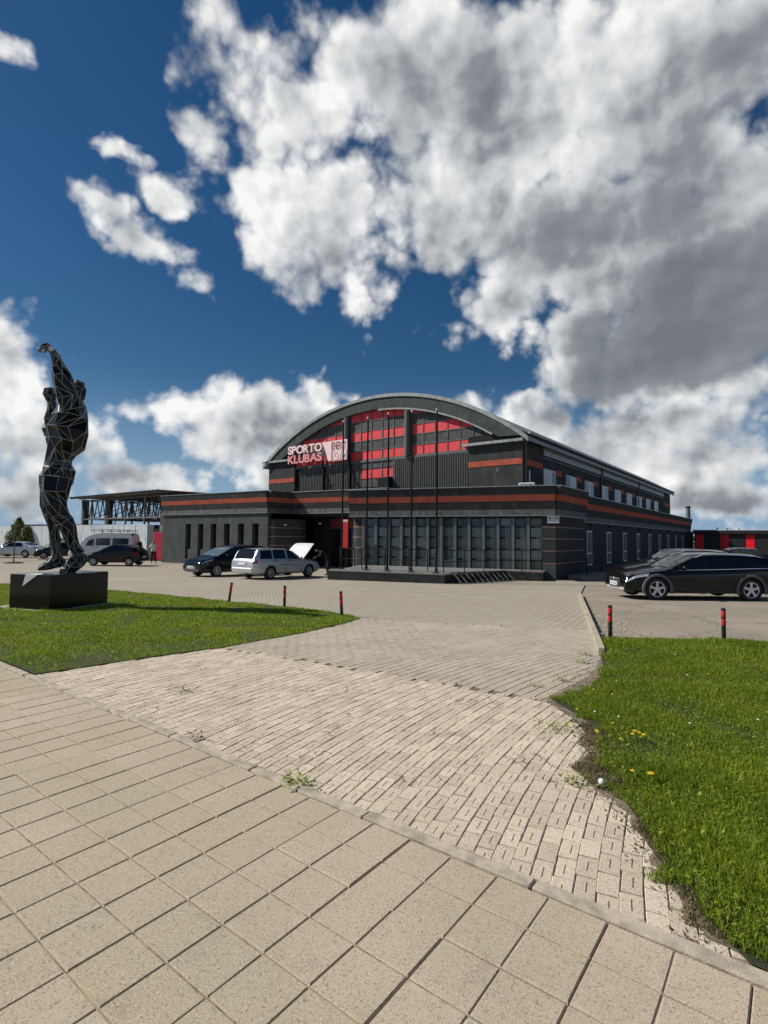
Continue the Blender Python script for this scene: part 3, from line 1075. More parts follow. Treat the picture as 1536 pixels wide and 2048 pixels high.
# long right side of the tall hall: windows, bands, stripe pieces
for i in range(9):
    y0 = 31.0 + 3.95 * i
    win = MB(); win.box(XU - .02, XU + .05, y0, y0 + 2.0, 4.35, 5.85)
    w_ = part(win, 'window', M_WHITE)
    for q, (a, b_) in enumerate(((.08, .68), (.76, 1.30), (1.38, 1.92))):
        mb = MB(); mb.box(XU + .045, XU + .058, y0 + a, y0 + b_, 4.42, 5.77)
        part(mb, 'pane', M_WHITE if (q == 1 or (i + q) % 3 == 0) else M_GLASS, w_)
    if i < 8:
        mb = MB(); mb.box(XU - .02, XU + .03, y0 + 2.15, y0 + 3.2, 5.62, 5.98); part(mb, 'stripe', M_RUST)
mb = MB(); mb.box(XU - .02, XU + .012, Y2 + .62, 30.85, 5.78, 6.10); part(mb, 'stripe', M_RUST)
mb = MB(); mb.box(XU - .02, XU + .012, 68.4, YE - .5, 5.62, 5.98); part(mb, 'stripe', M_RUST)
for y0, y1 in ((30.85, 42.55), (43.2, 55.0), (55.6, 67.6)):
    mb = MB()
    nb = 5
    for q in range(nb):
        mb.box(XU - .01, XU + .10 + .03 * (q % 2), y0, y1, 6.62 + q * .105, 6.62 + (q + .9) * .105)
    part(mb, 'louvre_band', M_TRIM)
    mb = MB(); mb.box(XU, XU + .07, y0, y1, 6.42, 6.50); part(mb, 'ledge_rail', M_FRAME)
mb = MB(); mb.box(XU - .02, XU + .02, Y2 + .9, Y2 + 1.05, 4.2, 5.5); part(mb, 'service_pipe', M_WHITE)

# ---- low side range along the right, with tall narrow windows
XR, YS = -9.75, 31.05
XRP = -9.45
flare = lambda z: 0.0


def low_wall(p0, p1, ztop, name_parent, mwall, zb=-0.6, fl=0.2, thick=0.35, close=True):
    """a stretch of low wall in plan from p0 to p1 (outer face to the right of travel): wall, zinc band, flared parapet with stripe, flashing"""
    a, b_ = Vector(p0), Vector(p1)
    d = (b_ - a)
    L = d.length
    d.normalize()
    nrm = Vector((d.y, -d.x))                 # outward
    M = Matrix(((d.x, nrm.x, 0, a.x), (d.y, nrm.y, 0, a.y), (0, 0, 1, 0), (0, 0, 0, 1)))
    zf = ztop - 1.46                          # foot of the fascia

    def slab(z0, z1, o0, o1, nm, m, inn=-0.3):
        mb = MB()
        vs = [(-0.0, inn, z0), (L, inn, z0), (L, o0, z0), (0, o0, z0), (0, inn, z1), (L, inn, z1), (L, o1, z1), (0, o1, z1)]
        vs = [M @ Vector(q) for q in vs]
        mb.add(vs, [(0, 1, 2, 3), (7, 6, 5, 4), (1, 0, 4, 5), (2, 1, 5, 6), (3, 2, 6, 7), (0, 3, 7, 4)])
        return part(mb, nm, m)
    e = 0.08
    slab(zf, zf + .30, e + .02, e + .02, 'zinc_band', M_BAND)
    f_ = lambda z: e + fl * (z - zf - .3) / 1.16
    z1, z2, z3 = zf + .302, ztop - .74, ztop - .42
    slab(z1, z2, f_(z1), f_(z2), 'parapet', M_WALL)
    slab(z2 + .002, z3 - .002, f_(z2) + .006, f_(z3) + .006, 'stripe', M_RUST)
    slab(z3, ztop, f_(z3), f_(ztop), 'parapet', M_WALL)
    slab(ztop + .002, ztop + .045, f_(ztop) + .03, f_(ztop) + .03, 'flashing', M_TRIM)
    # shadow-casting drip under the band
    slab(zf - .035, zf - .002, e + .05, e + .05, 'drip_edge', M_TRIM)
    # upright seams between the zinc sheets
    x_ = .6
    while x_ < L - .2:
        mb = MB(); mb.box(x_, x_ + .014, -.1, e + .026, zf + .004, zf + .296, M=M); part(mb, 'band_seam', M_WALL)
        x_ += random.uniform(1.1, 1.5)
    return M, L, zf


A = Vector((-20.25, 23.25))
B = Vector((XRP, 26.42))
# right range
M_, L_, zf_ = low_wall((XR, YS), (XR, YE), 4.15, hall, M_WALL)
mb = MB(); mb.box(XR - .3, XR, YS, YE, -0.6, zf_); sidewall = part(mb, 'side_wall', M_WALL)
for i in range(9):
    y0 = 32.45 + 4.22 * i
    mb = MB(); mb.box(XR - .05, XR + .035, y0, y0 + .95, 0.12, 2.16)
    w_ = part(mb, 'window', M_WHITE)
    mb = MB(); mb.box(XR + .03, XR + .045, y0 + .09, y0 + .86, 0.86, 2.08); part(mb, 'pane', M_BLIND, w_)
    mb = MB(); mb.box(XR + .03, XR + .045, y0 + .09, y0 + .86, 0.20, 0.78); part(mb, 'pane', M_BLIND, w_)
    if i < 5:
        mb = MB(); mb.box(XR + .046, XR + .05, y0 + .28, y0 + .68, 1.66, 1.88); part(mb, 'window_reflection', mat('dull_red_reflection', (0.20, 0.02, 0.025), 0.6, var=0.2), w_)  # dull red reflection in the glass, painted on as a small flat plate
    mb = MB(); mb.tube((XR + .0, y0 + .47, 2.52), (XR + .12, y0 + .47, 2.46), .05, seg=8); part(mb, 'wall_lamp', M_DARK)
mb = MB(); mb.box(XR + .002, XR + .30, 69.2, YE, -.6, zf_); part(mb, 'end_pilaster', M_WALL)
# right corner pier of the front block (wraps round the corner) with pink grooves
M_, L_, zf_ = low_wall((XRP, B.y), (XRP, YS - .002), 4.29, hall, M_WALL)
mb = MB(); mb.box(XRP - .3, XRP, B.y + .1, YS, -.6, zf_); part(mb, 'corner_pier', M_WALL)
for z in (2.24, 1.65, 1.04, .42):
    mb = MB(); mb.box(XRP - .02, XRP + .006, B.y + .01, YS - .02, z - .02, z + .02); part(mb, 'pink_line', M_PINK)
# ---- front block, canted, with thirteen window bays
Mf, Lf, zff = low_wall((A.x, A.y), (B.x, B.y), 4.29, hall, M_WALL)
mb = MB(); mb.box(10.62, Lf, -.3, 0.0, -.6, zff, M=Mf); part(mb, 'corner_pier', M_WALL)
mb = MB(); mb.box(10.62, Lf + .004, -.28, 0.004, -.6, .40, M=Mf); part(mb, 'plinth_face', M_WALL_L)
for z in (2.24, 1.65, 1.04, .42):
    mb = MB(); mb.box(10.625, Lf + .006, -.1, 0.009, z - .02, z + .02, M=Mf); part(mb, 'pink_line', M_PINK)
mb = MB(); mb.box(0.75, 10.62, -.3, -.02, -.6, -.02, M=Mf); part(mb, 'sill_wall', M_WALL)
mb = MB(); mb.box(0.75, 10.62, -.3, -.02, 2.72, zff, M=Mf); part(mb, 'lintel', M_DARK)
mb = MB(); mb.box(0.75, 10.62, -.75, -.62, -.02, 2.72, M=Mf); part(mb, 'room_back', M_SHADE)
def mat_curtained():
    m = bpy.data.materials.new('curtained_glass')
    m.use_nodes = True
    t = m.node_tree
    k = NT(t)
    bs = t.nodes['Principled BSDF']
    bs.inputs['Roughness'].default_value = 0.08
    bs.inputs['Specular IOR Level'].default_value = 0.5
    rnd = k.n('ShaderNodeObjectInfo').outputs['Random']
    pos = k.n('ShaderNodeNewGeometry').outputs['Position']
    along = k.v('DOT_PRODUCT', pos, (0.95, 0.31, 0.0))
    sag, _ = k.noise(pos, 1.2, 3.0, 0.5)
    fold = k.m('SINE', k.m('ADD', k.m('MULTIPLY', along, 95.0), k.m('MULTIPLY', sag, 22.0)))
    pale = k.mix(k.ramp(fold, -1.0, 1.0), (0.10, 0.135, 0.12, 1), (0.34, 0.40, 0.36, 1))
    t.links.new(k.mix(k.ramp(rnd, 0.25, 0.9), (0.055, 0.075, 0.07, 1), pale), bs.inputs['Base Color'])
    return m


M_CURTGL = mat_curtained()
NB = 13
bw = (10.62 - 0.78) / NB
for i in range(NB):
    s0 = 0.78 + i * bw
    mb = MB(); mb.box(s0 - .001, s0 + .15, -.24, -.0, -.02, 2.72, M=Mf); part(mb, 'window_pier', mat('pier_grey', (0.15, 0.155, 0.155), 0.85, var=0.12, spec=0.2))
    win = MB(); win.box(s0 + .15, s0 + bw - .002, -.26, -.235, -.02, 2.72, M=Mf)
    fr = part(win, 'window', M_DARK)
    zs = [-.02, .53, 1.10, 1.68, 2.25, 2.72]
    for r_ in range(5):
        mb = MB(); mb.box(s0 + .19, s0 + bw - .04, -.232, -.222, zs[r_] + .05, zs[r_ + 1] - .04, M=Mf)
        part(mb, 'pane', M_CURTGL, fr)
        if r_ < 4:
            mb = MB(); mb.box(s0 + .42, s0 + bw - .03, -.235, -.10, zs[r_ + 1] - .03, zs[r_ + 1] + .025, M=Mf); part(mb, 'ledge', M_BAND, fr)
            mb = MB(); mb.box(s0 + .16, s0 + .42, -.235, -.215, zs[r_ + 1] - .035, zs[r_ + 1] + .04, M=Mf); part(mb, 'transom', M_DARK, fr)
    # curtain folds catch light in the right half of each bay
    mb = MB()
    for q in range(5):
        x_ = s0 + .40 + q * .055
        mb.box(x_, x_ + .022, -.221, -.2185, .06 + .02 * (q % 2), 2.18, M=Mf)
    part(mb, 'curtain', M_CURT, fr)
# rounded wall end left of the bays, and the entrance recess
def round_wall(cx, cy, r, a0, a1, nm, grooves=True):
    mb = MB()
    n = 14
    vs = []
    for z in (-.6, zff):
        for i in range(n + 1):
            t = R(a0 + (a1 - a0) * i / n)
            vs.append((cx + r * math.cos(t), cy + r * math.sin(t), z))
    mb.add(vs, [(i, i + 1, n + 2 + i, n + 1 + i) for i in range(n)], 0, True)
    o = part(mb, nm, M_WALL)
    if grooves:
        for z in (2.24, 1.65, 1.04, .42):
            mb = MB()
            vs = []
            for zz in (z - .02, z + .02):
                for i in range(n + 1):
                    t = R(a0 + (a1 - a0) * i / n)
                    vs.append((cx + (r + .006) * math.cos(t), cy + (r + .006) * math.sin(t), zz))
            mb.add(vs, [(i, i + 1, n + 2 + i, n + 1 + i) for i in range(n)], 0, True)
            part(mb, 'pink_line', M_PINK)


pA = Mf @ Vector((0.78, -0.85, 0))
round_wall(pA.x, pA.y, 0.84, 110, 290, 'rounded_wall')
# recess: left wing end to front block
WL, WR = Vector((-40.1, 23.35)), Vector((-28.6, 24.35))
RC0, RC1 = Vector((-28.35, 26.3)), Vector((-20.2, 27.2))
low_wall((WR.x, WR.y), (RC0.x, RC0.y + .3), 4.75, hall, M_WALL)
low_wall((RC0.x, RC0.y), (RC1.x, RC1.y), 4.75, hall, M_WALL)
low_wall((A.x + .12, RC1.y), (A.x + .12, A.y), 4.29, hall, M_WALL) if False else None
ex, ey = A.x + .3, A.y
mb = MB(); mb.box(A.x - .02, A.x + .3, A.y + .06, 27.6, 2.83, 4.28); part(mb, 'return_parapet', M_WALL)
mb = MB(); mb.box(A.x - .03, A.x - .02, A.y + .06, 27.6, 3.55, 3.87); part(mb, 'stripe', M_RUST)
# entrance wall set deep under the fascia
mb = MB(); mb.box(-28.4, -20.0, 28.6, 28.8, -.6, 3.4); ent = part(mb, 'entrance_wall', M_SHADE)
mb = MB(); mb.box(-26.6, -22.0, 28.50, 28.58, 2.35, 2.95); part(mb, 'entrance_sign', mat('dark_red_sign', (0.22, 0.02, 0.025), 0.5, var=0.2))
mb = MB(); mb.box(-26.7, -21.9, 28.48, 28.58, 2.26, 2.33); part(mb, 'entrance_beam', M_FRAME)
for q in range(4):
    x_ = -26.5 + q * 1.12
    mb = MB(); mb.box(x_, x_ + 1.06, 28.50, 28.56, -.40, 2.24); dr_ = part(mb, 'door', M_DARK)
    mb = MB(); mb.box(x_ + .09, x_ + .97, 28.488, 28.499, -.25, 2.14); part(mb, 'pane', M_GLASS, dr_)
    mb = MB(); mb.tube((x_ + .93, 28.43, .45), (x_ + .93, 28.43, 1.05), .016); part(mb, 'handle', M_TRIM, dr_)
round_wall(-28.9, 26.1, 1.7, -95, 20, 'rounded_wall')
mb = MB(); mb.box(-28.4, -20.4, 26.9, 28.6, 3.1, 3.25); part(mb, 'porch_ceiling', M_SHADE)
# low roofs
mb = MB(); mb.prism([(A.x + .2, A.y + .2), (B.x - .2, B.y + .1), (XR - .2, YE - .2), (XU - .05, YE - .2), (XU - .05, Y2 + .1), (A.x + .2, Y2 + .1)], 3.55, 3.7); part(mb, 'flat_roof', M_BAND)
mb = MB(); mb.prism([(WL.x + .3, WL.y + .3), (WR.x - .3, WR.y + .3), (RC0.x, RC0.y + .2), (RC1.x, RC1.y + .2), (RC1.x, 31), (WL.x + .3, 31)], 4.05, 4.2); part(mb, 'flat_roof', M_BAND)
# ---- left wing with stepped slot windows
Mw, Lw, zfw = low_wall((WL.x, WL.y), (WR.x, WR.y), 4.75, hall, M_WALL_L)
low_wall((WL.x, 31.0), (WL.x, WL.y), 4.75, hall, M_WALL_L)
slots = []
ns = 6
s_first, s_step = 2.85, 1.44
for i in range(ns):
    slots.append((s_first + i * s_step, .62))
edges = [0.0]
for s, w in slots:
    edges += [s, s + w]
edges.append(Lw)
for i in range(0, len(edges), 2):
    mb = MB(); mb.box(edges[i], edges[i + 1], -.3, 0.0, -.6, zfw, M=Mw); part(mb, 'wing_wall', M_WALL_L)
for s, w in slots:
    mb = MB(); mb.box(s, s + w, -.298, -.002, 2.55, zfw, M=Mw); part(mb, 'slot_lintel', M_WALL_L)
    mb = MB(); mb.box(s + w * .52, s + w, -.298, -.002, -.6, 0.62, M=Mw); part(mb, 'slot_step', M_WALL_L)
    mb = MB(); mb.box(s, s + w * .518, -.298, -.004, -.6, -.35, M=Mw); part(mb, 'slot_sill', M_WALL_L)
    mb = MB(); mb.box(s, s + w, -.40, -.30, -.5, 2.6, M=Mw); part(mb, 'slot_glass', M_GLASS)
mb = MB(); mb.box(0, Lw, -.05, 0.03, -.6, -.12, M=Mw)
part(mb, 'wing_plinth', M_WALL_L)
mb = MB(); mb.box(WL.x, WL.x + .3, WL.y + .05, 31, -.6, zfw); part(mb, 'wing_end_wall', M_WALL_L)

# ------------------------------------------------------------------ club sign on the gable
M_SIGN = mat('pink_white_sign', (0.86, 0.66, 0.65), 0.5, var=0.05)
M_SIGNW = mat('white_sign', (0.90, 0.88, 0.86), 0.5, var=0.05)
M_SIGNR = mat('sign_red', (0.26, 0.015, 0.025), 0.5, var=0.05)
M_SIGNP = mat('sign_pink', (0.74, 0.30, 0.32), 0.5, var=0.05)


def letter(ch, size, depth, m, parent, loc, rot, name='letter', sx=1.0, bold=0.0):
    cu = bpy.data.curves.new('letter', 'FONT')
    cu.body = ch
    cu.size = size
    cu.extrude = depth
    cu.offset = bold
    ob = bpy.data.objects.new('letter_tmp', cu)
    COL.objects.link(ob)
    dg = bpy.context.evaluated_depsgraph_get()
    me = bpy.data.meshes.new_from_object(ob.evaluated_get(dg))
    w = max((v.co.x for v in me.vertices), default=0) if len(me.vertices) else size * .3
    x0 = min((v.co.x for v in me.vertices), default=0) if len(me.vertices) else 0
    bpy.data.objects.remove(ob)
    for v in me.vertices:
        v.co.x = (v.co.x - x0) * sx
    me.materials.clear()
    me.materials.append(m)
    if parent is None:
        return None, (w - x0) * sx
    o = link(name, me, parent, None, loc, rot)
    return o, (w - x0) * sx


def word(txt, x0, x1, z0, h, y, m, parent, depth, bold=0.0, rot=(R(90), 0, 0), org=Vector((0, 0, 0)), name='letter', dirv=Vector((1, 0, 0))):
    """letters one by one, stretched so that the word fills x0..x1"""
    size = h / 0.72
    ws = []
    for ch in txt:
        _, w = letter(ch, size, depth, m, None, None, None)
        ws.append(w)
    gap = h * 0.10
    tot = sum(ws) + gap * (len(txt) - 1)
    sx = (x1 - x0) / tot
    x = x0
    for ch, w in zip(txt, ws):
        letter(ch, size, depth, m, parent, Vector((x, y, z0)) - org if dirv.x == 1 else org + dirv * x + Vector((0, 0, z0)), rot, name, sx, bold)
        x += (w + gap) * sx


sign_o = Vector((-27.5, Y2 - .35, 7.1))
sign = empty('club_sign', sign_o, 0, 'raised pink and white club sign of letters on the left half of the arched gable', 'sign')
word('SPORTO', -30.45, -27.0, 7.80, 0.60, Y2 - .40, M_SIGN, sign, 0.07, 0.022, org=sign_o)
word('KLUBAS', -30.45, -27.0, 7.10, 0.60, Y2 - .40, M_SIGNP, sign, 0.07, 0.022, org=sign_o)
mb = MB(); mb.box(-26.05 + 27.5, -24.62 + 27.5, -.03, 0.03, -.12, 1.30); mb.build('logo_board', mat('logo_pink', (0.78, 0.42, 0.43), 0.5, var=0.05), sign)
mb = MB(); mb.box(-26.05 + 27.5, -24.62 + 27.5, -.038, -.031, .62, 1.30); mb.build('logo_board_top', M_SIGN, sign)
word('ENERGY', -25.98, -24.70, 7.78, 0.54, Y2 - .392, M_SIGNR, sign, 0.006, 0.004, org=sign_o)
word('GYM', -25.85, -24.72, 7.10, 0.56, Y2 - .392, M_SIGNW, sign, 0.012, 0.012, org=sign_o)
for pts, m_ in (([(-26.95, 8.38), (-26.05, 8.38), (-26.05, 7.0), (-26.35, 7.0), (-26.55, 7.55)], M_SIGN), ([(-27.1, 7.62), (-26.7, 7.95), (-26.5, 7.60)], M_GREYP), ([(-26.9, 7.05), (-26.6, 7.5), (-26.3, 7.5), (-26.3, 7.05)], M_SIGNR), ([(-26.6, 8.25), (-26.15, 8.33), (-26.15, 8.10), (-26.4, 8.08)], M_GREYP)):
    mb = MB(); mb.prism([(x + 27.5, z - 7.1) for x, z in pts], -.05 - .004 * len(pts), .02, M=XZ); mb.build('logo_wedge', m_, sign)
mb = MB(); mb.bar((-2.9, .03, .66), (2.85, .03, .66), .05); mb.bar((-2.9, .03, .05), (2.85, .03, .05), .05); mb.build('sign_rail', M_DARK, sign)
for x_ in (-2.6, -.9, .8, 2.6):
    mb = MB(); mb.bar((x_, .03, .1), (x_, .36, .1), .04); mb.build('bracket', M_DARK, sign)

sign.location.x += 0.32

# ------------------------------------------------------------------ house number plate, cooler box, red banner, wall lamps
pl_o = Mf @ Vector((11.15, 0.035, 2.62))
rzf = math.atan2(B.y - A.y, B.x - A.x)
plate = empty('number_plate', pl_o, rzf, 'white house number plate reading 24 high on the corner pier', 'plate')
mb = MB(); mb.bbox(-.29, .29, -.012, .012, -.18, .18, .02); mb.build('plate_board', M_WHITE, plate)
word('24', .02, .24, 0.0, .12, -.013, M_DARK, plate, 0.002, 0.002)
mb = MB(); mb.prism([(-.20, .10), (-.155, .075), (-.11, .10), (-.09, .07), (-.155, -.01), (-.22, .07)], -.016, -.012, M=XZ); mb.build('heart_emblem', M_DARK, plate)
for x_ in (-.2, -.11, -.03, .05, .15):
    mb = MB(); mb.box(x_, x_ + .06, -.015, -.012, -.09, -.07); mb.build('small_print', M_DARK, plate)
ac_o = Vector((-11.4, Y2 - .35, 4.36))
ac = empty('air_conditioner', ac_o, R(8), 'small white cooler unit resting on the front parapet beside the tall corner', 'air conditioner')
mb = MB(); mb.bbox(-.42, .42, -.16, .16, -.02, .30, .02); mb.build('casing', M_WHITE, ac)
for q in range(3):
    mb = MB(); mb.box(-.34, .12, -.168, -.161, .05 + q * .075, .08 + q * .075); mb.build('grille_slat', M_FRAME, ac)
mb = MB(); mb.tube((.24, -.17, .14), (.24, -.155, .14), .10, seg=14); mb.build('fan_cover', M_FRAME, ac)
bn_o = Vector((-20.2, 22.85, 0.95))
banner = empty('red_banner_board', bn_o, rzf, 'tall narrow red board standing between the entrance and the window bays', 'board')
mb = MB(); mb.box(-.16, .16, -.03, .03, 0.10, 1.70); mb.build('board', mat('bright_red', (0.68, 0.035, 0.03), 0.5, var=0.06), banner)
mb = MB(); mb.box(-.15, .15, -.034, -.031, 1.55, 1.68); mb.build('board_head', M_SIGN, banner)
mb = MB(); mb.bar((0, .05, -1.0), (0, .05, 1.6), .05); mb.build('post', M_DARK, banner)
po_o = Vector((-23.9, 28.30, .55))
poster = empty('entrance_poster', po_o, 0, 'red and pink poster on an easel inside the dark entrance', 'poster')
mb = MB(); mb.box(-.35, .35, -.02, .02, 0, 1.05); mb.build('sheet', M_SIGNR, poster)
mb = MB(); mb.prism([(-.05, .95), (.3, .95), (.28, .3)], -.028, -.021, M=XZ); mb.build('pink_flash', M_SIGN, poster)
mb = MB(); mb.bar((-.2, .06, -.95), (-.1, .03, 1.0), .03); mb.bar((.2, .06, -.95), (.1, .03, 1.0), .03); mb.build('easel', M_FRAME, poster)
for (x_, y_, z_) in ((-27.6, 25.05, 2.45), (-26.6, 27.4, 2.6)):
    lm = empty('wall_lamp', (x_, y_, z_), 0, 'small white floodlight hung under the fascia beside the entrance', 'lamp', 'floodlights at the entrance')
    mb = MB(); mb.bbox(-.1, .1, -.08, .04, -.05, .05, .01); mb.build('lamp_head', M_WHITE, lm)
    mb = MB(); mb.bar((0, 0, .04), (0, .1, .62), .025); mb.build('arm', M_DARK, lm)

# ------------------------------------------------------------------ terrace with ramp wall, railings and five flagpoles
M_TERR = mat('terrace_concrete', (0.036, 0.037, 0.037), 0.9, spec=0.1, var=0.25, scale=2.5, bump=0.3, bscale=40, stain=0.25)
M_TERRT = mat('terrace_top', (0.17, 0.165, 0.155), 0.9, var=0.2, scale=3, bump=0.3, bscale=60)
P0, P1 = Vector((-17.55, 18.62)), Vector((-11.98, 19.98))
back0, back1 = Mf @ Vector((1.0, .03, 0)), Mf @ Vector((7.4, .03, 0))
walk1, walk1o, walk0o = [(Mf @ Vector(q)).to_2d() for q in ((10.75, .03, 0), (10.75, 1.25, 0), (8.9, 1.25, 0))]
terr = empty('front_terrace', (P0.x, P0.y, -.4), 0, 'raised dark concrete terrace in front of the window bays', 'terrace')
TO = Vector((P0.x, P0.y, -.4))
poly = [(P0.x, P0.y), (P1.x, P1.y), (walk0o.x, walk0o.y), (walk1o.x, walk1o.y), (walk1.x, walk1.y), (back0.x, back0.y), (back0.x + .1, back0.y - 1.2), (P0.x - 1.0, P0.y + 3.2)]
mb = MB(); mb.prism(poly, -.75, 0.03); o = mb.build('terrace_base', M_TERR, terr, -TO)
cen = sum((Vector(q) for q in poly), Vector((0, 0))) / len(poly)
mb = MB(); mb.prism([tuple(cen + (Vector(q) - cen) * 1.004) for q in poly], 0.032, 0.085); mb.build('terrace_top', M_TERRT, terr, -TO)
# bicycle rack of leaning hoops along the right flank of the terrace
rk0 = P1 + Vector((.28, .15)); rk1 = walk0o + Vector((.35, -.35))
rkd = (rk1 - rk0); rkL = rkd.length
bike = empty('bicycle_rack', (rk0.x, rk0.y, gz(rk0.x, rk0.y)), math.atan2(rkd.y, rkd.x), 'low black bicycle rack of leaning bars along the terrace flank', 'rack')
gs_ = (gz(rk1.x, rk1.y) - gz(rk0.x, rk0.y)) / rkL
M_RACK = mat('rack_steel', (0.045, 0.046, 0.048), 0.45, var=0.1)
for nm, yy, zz in (('rack_rail', 0.0, .04), ('rack_rail', -.42, .04), ('rack_rail', .12, .46)):
    mb = MB(); mb.tube((0, yy, zz), (rkL, yy, zz + gs_ * rkL), .022, seg=6); mb.build(nm, M_RACK, bike)
for q in range(11):
    x_ = .1 + (rkL - .2) * q / 10
    z_ = gs_ * x_
    for dx_ in (0, .07):
        mb = MB(); mb.tube((x_ + dx_, -.42, .04 + z_), (x_ + dx_ + .1, .12, .46 + z_), .016, seg=6); mb.build('rack_bar', M_RACK, bike)


def railing(pts, label, loops=2, zb=0.085):
    o0 = Vector((pts[0][0], pts[0][1], zb))
    rl = empty('railing', o0, 0, label, 'railing')
    P = [Vector((x, y, z)) - o0 for x, y, z in pts]
    for i, (a, b_) in enumerate(zip(P, P[1:])):
        n_ = max(1, round((b_ - a).length / 1.25))
        for q in range(n_ + (1 if i == len(P) - 2 else 0)):
            c = a + (b_ - a) * (q / n_)
            mb = MB(); mb.tube(c, c + Vector((0, 0, 1.0)), .022, seg=8); mb.build('post', M_DARK, rl)
        for h in (1.0, .5):
            mb = MB(); mb.tube(a + Vector((0, 0, h)), b_ + Vector((0, 0, h)), .022 if h == 1.0 else .016, seg=8); mb.build('rail', M_DARK, rl)


ins = lambda a, b_, f: a + (b_ - a) * f
e0 = P0 + Vector((.15, .55)); e1 = P1 + Vector((-2.3, .05)) + Vector((0, .25))
railing([(P0.x - .9, P0.y + 3.0, .085), (e0.x - .35, e0.y + .5, .085), (e1.x, e1.y + .35, .085), (e1.x + .35, e1.y + 1.4, .085)], 'long black two bar railing behind the flagpoles on the terrace')
r0 = P1 + Vector((-.25, .35)); r1 = walk0o + Vector((-.1, -.0)); r2 = walk1o + Vector((-.05, .05))
railing([(r0.x, r0.y, .085), (r1.x, r1.y, .085), (r2.x, r2.y, .085)], 'black two bar railing along the right end of the terrace below the windows')
sr = empty('railing', (-9.2, 29.0, -.4), 0, 'short dark railing by the step at the side wall', 'railing')
for y_ in (0, 2.6):
    mb = MB(); mb.tube((.5, y_, 0), (.5, y_, 1.1), .03); mb.build('post', M_DARK, sr)
for h in (1.08, .6):
    mb = MB(); mb.tube((.5, -1.4, h), (.5, 2.6, h), .025); mb.build('rail', M_DARK, sr)
st = empty('side_step', (-8.7, 28.4, -.42), 0, 'low concrete step against the right side wall of the hall', 'step')
mb = MB(); mb.bbox(-.6, .5, -.7, 3.6, -.1, .22, .02); mb.build('tread', mat('step_concrete', (0.21, 0.185, 0.15), 0.9, var=0.25, scale=4), st)

pd = (P1 - P0).normalized()
pn = Vector((-pd.y, pd.x))
fr_ = [0.055, 0.29, 0.50, 0.705, 0.915]
ordn = ['by the red banner board', 'second along from the red banner board', 'in the middle of the row of five', 'second from the terrace corner by the ramp', 'at the terrace corner by the ramp']
for i, f_ in enumerate(fr_):
    c = P0 + (P1 - P0) * f_ + pn * (0.55 - .2 * f_ + (.25 if i < 2 else 0))
    H_ = (7.15, 7.2, 7.25, 7.25, 7.2)[i]
    fp = empty('flagpole', (c.x, c.y, .085), 0, 'slim black flagpole on the terrace, ' + ordn[i], 'flagpole', 'flagpoles on the terrace')
    mb = MB(); mb.tube((0, 0, 0), (0, 0, H_), .048, .034, seg=10); mb.build('pole', M_DARK, fp)
    mb = MB(); mb.lathe([(0, H_ + .12), (.045, H_ + .10), (.06, H_ + .05), (.045, H_), (.03, H_ - .02)], 10); mb.build('finial', M_TRIM, fp)
    mb = MB(); mb.bbox(-.14, .14, -.14, .14, 0, .03, .01); mb.bar((-.13, 0, .03), (-.04, 0, .22), .02); mb.bar((.13, 0, .03), (.04, 0, .22), .02); mb.build('base_plate', M_DARK, fp)
    mb = MB(); mb.tube((.055, 0, .5), (.05, 0, H_ - .1), .006, seg=5); mb.build('halyard', M_DARK, fp)
# ------------------------------------------------------------------ lawns: real blades and broad leaves
def mesh_np(name, V, F, m, nv=3):
    me = bpy.data.meshes.new(name)
    me.vertices.add(len(V))
    me.vertices.foreach_set('co', V.astype(np.float32).ravel())
    me.loops.add(F.size)
    me.loops.foreach_set('vertex_index', F.astype(np.int32).ravel())
    me.polygons.add(len(F))
    me.polygons.foreach_set('loop_start', np.arange(0, F.size, nv, dtype=np.int32))
    me.polygons.foreach_set('loop_total', np.full(len(F), nv, dtype=np.int32))
    me.update(calc_edges=True)
    me.materials.append(m)
    return me


def scatter(poly, n, near_bias, seed, box=None):
    r = np.random.default_rng(seed)
    P = np.array(poly)
    lo, hi = P.min(0), P.max(0)
    if box:
        lo, hi = np.maximum(lo, box[0]), np.minimum(hi, box[1])
    out = []
    tot = 0
    while tot < n:
        q = r.uniform(lo, hi, (n * 2, 2))
        d = -SY * q[:, 0] + CY * q[:, 1]
        xc = CY * q[:, 0] + SY * q[:, 1]
        ok = inside_np(poly, q[:, 0], q[:, 1]) & (d > 1.2) & (np.abs(xc) < 1.0 * d + 1.8)
        keep = r.random(len(q)) < np.clip((near_bias / np.maximum(d, .5)) ** 1.3, 0, 1)
        q = q[ok & keep]
        out.append(q)
        tot += len(q)
    return np.concatenate(out)[:n]


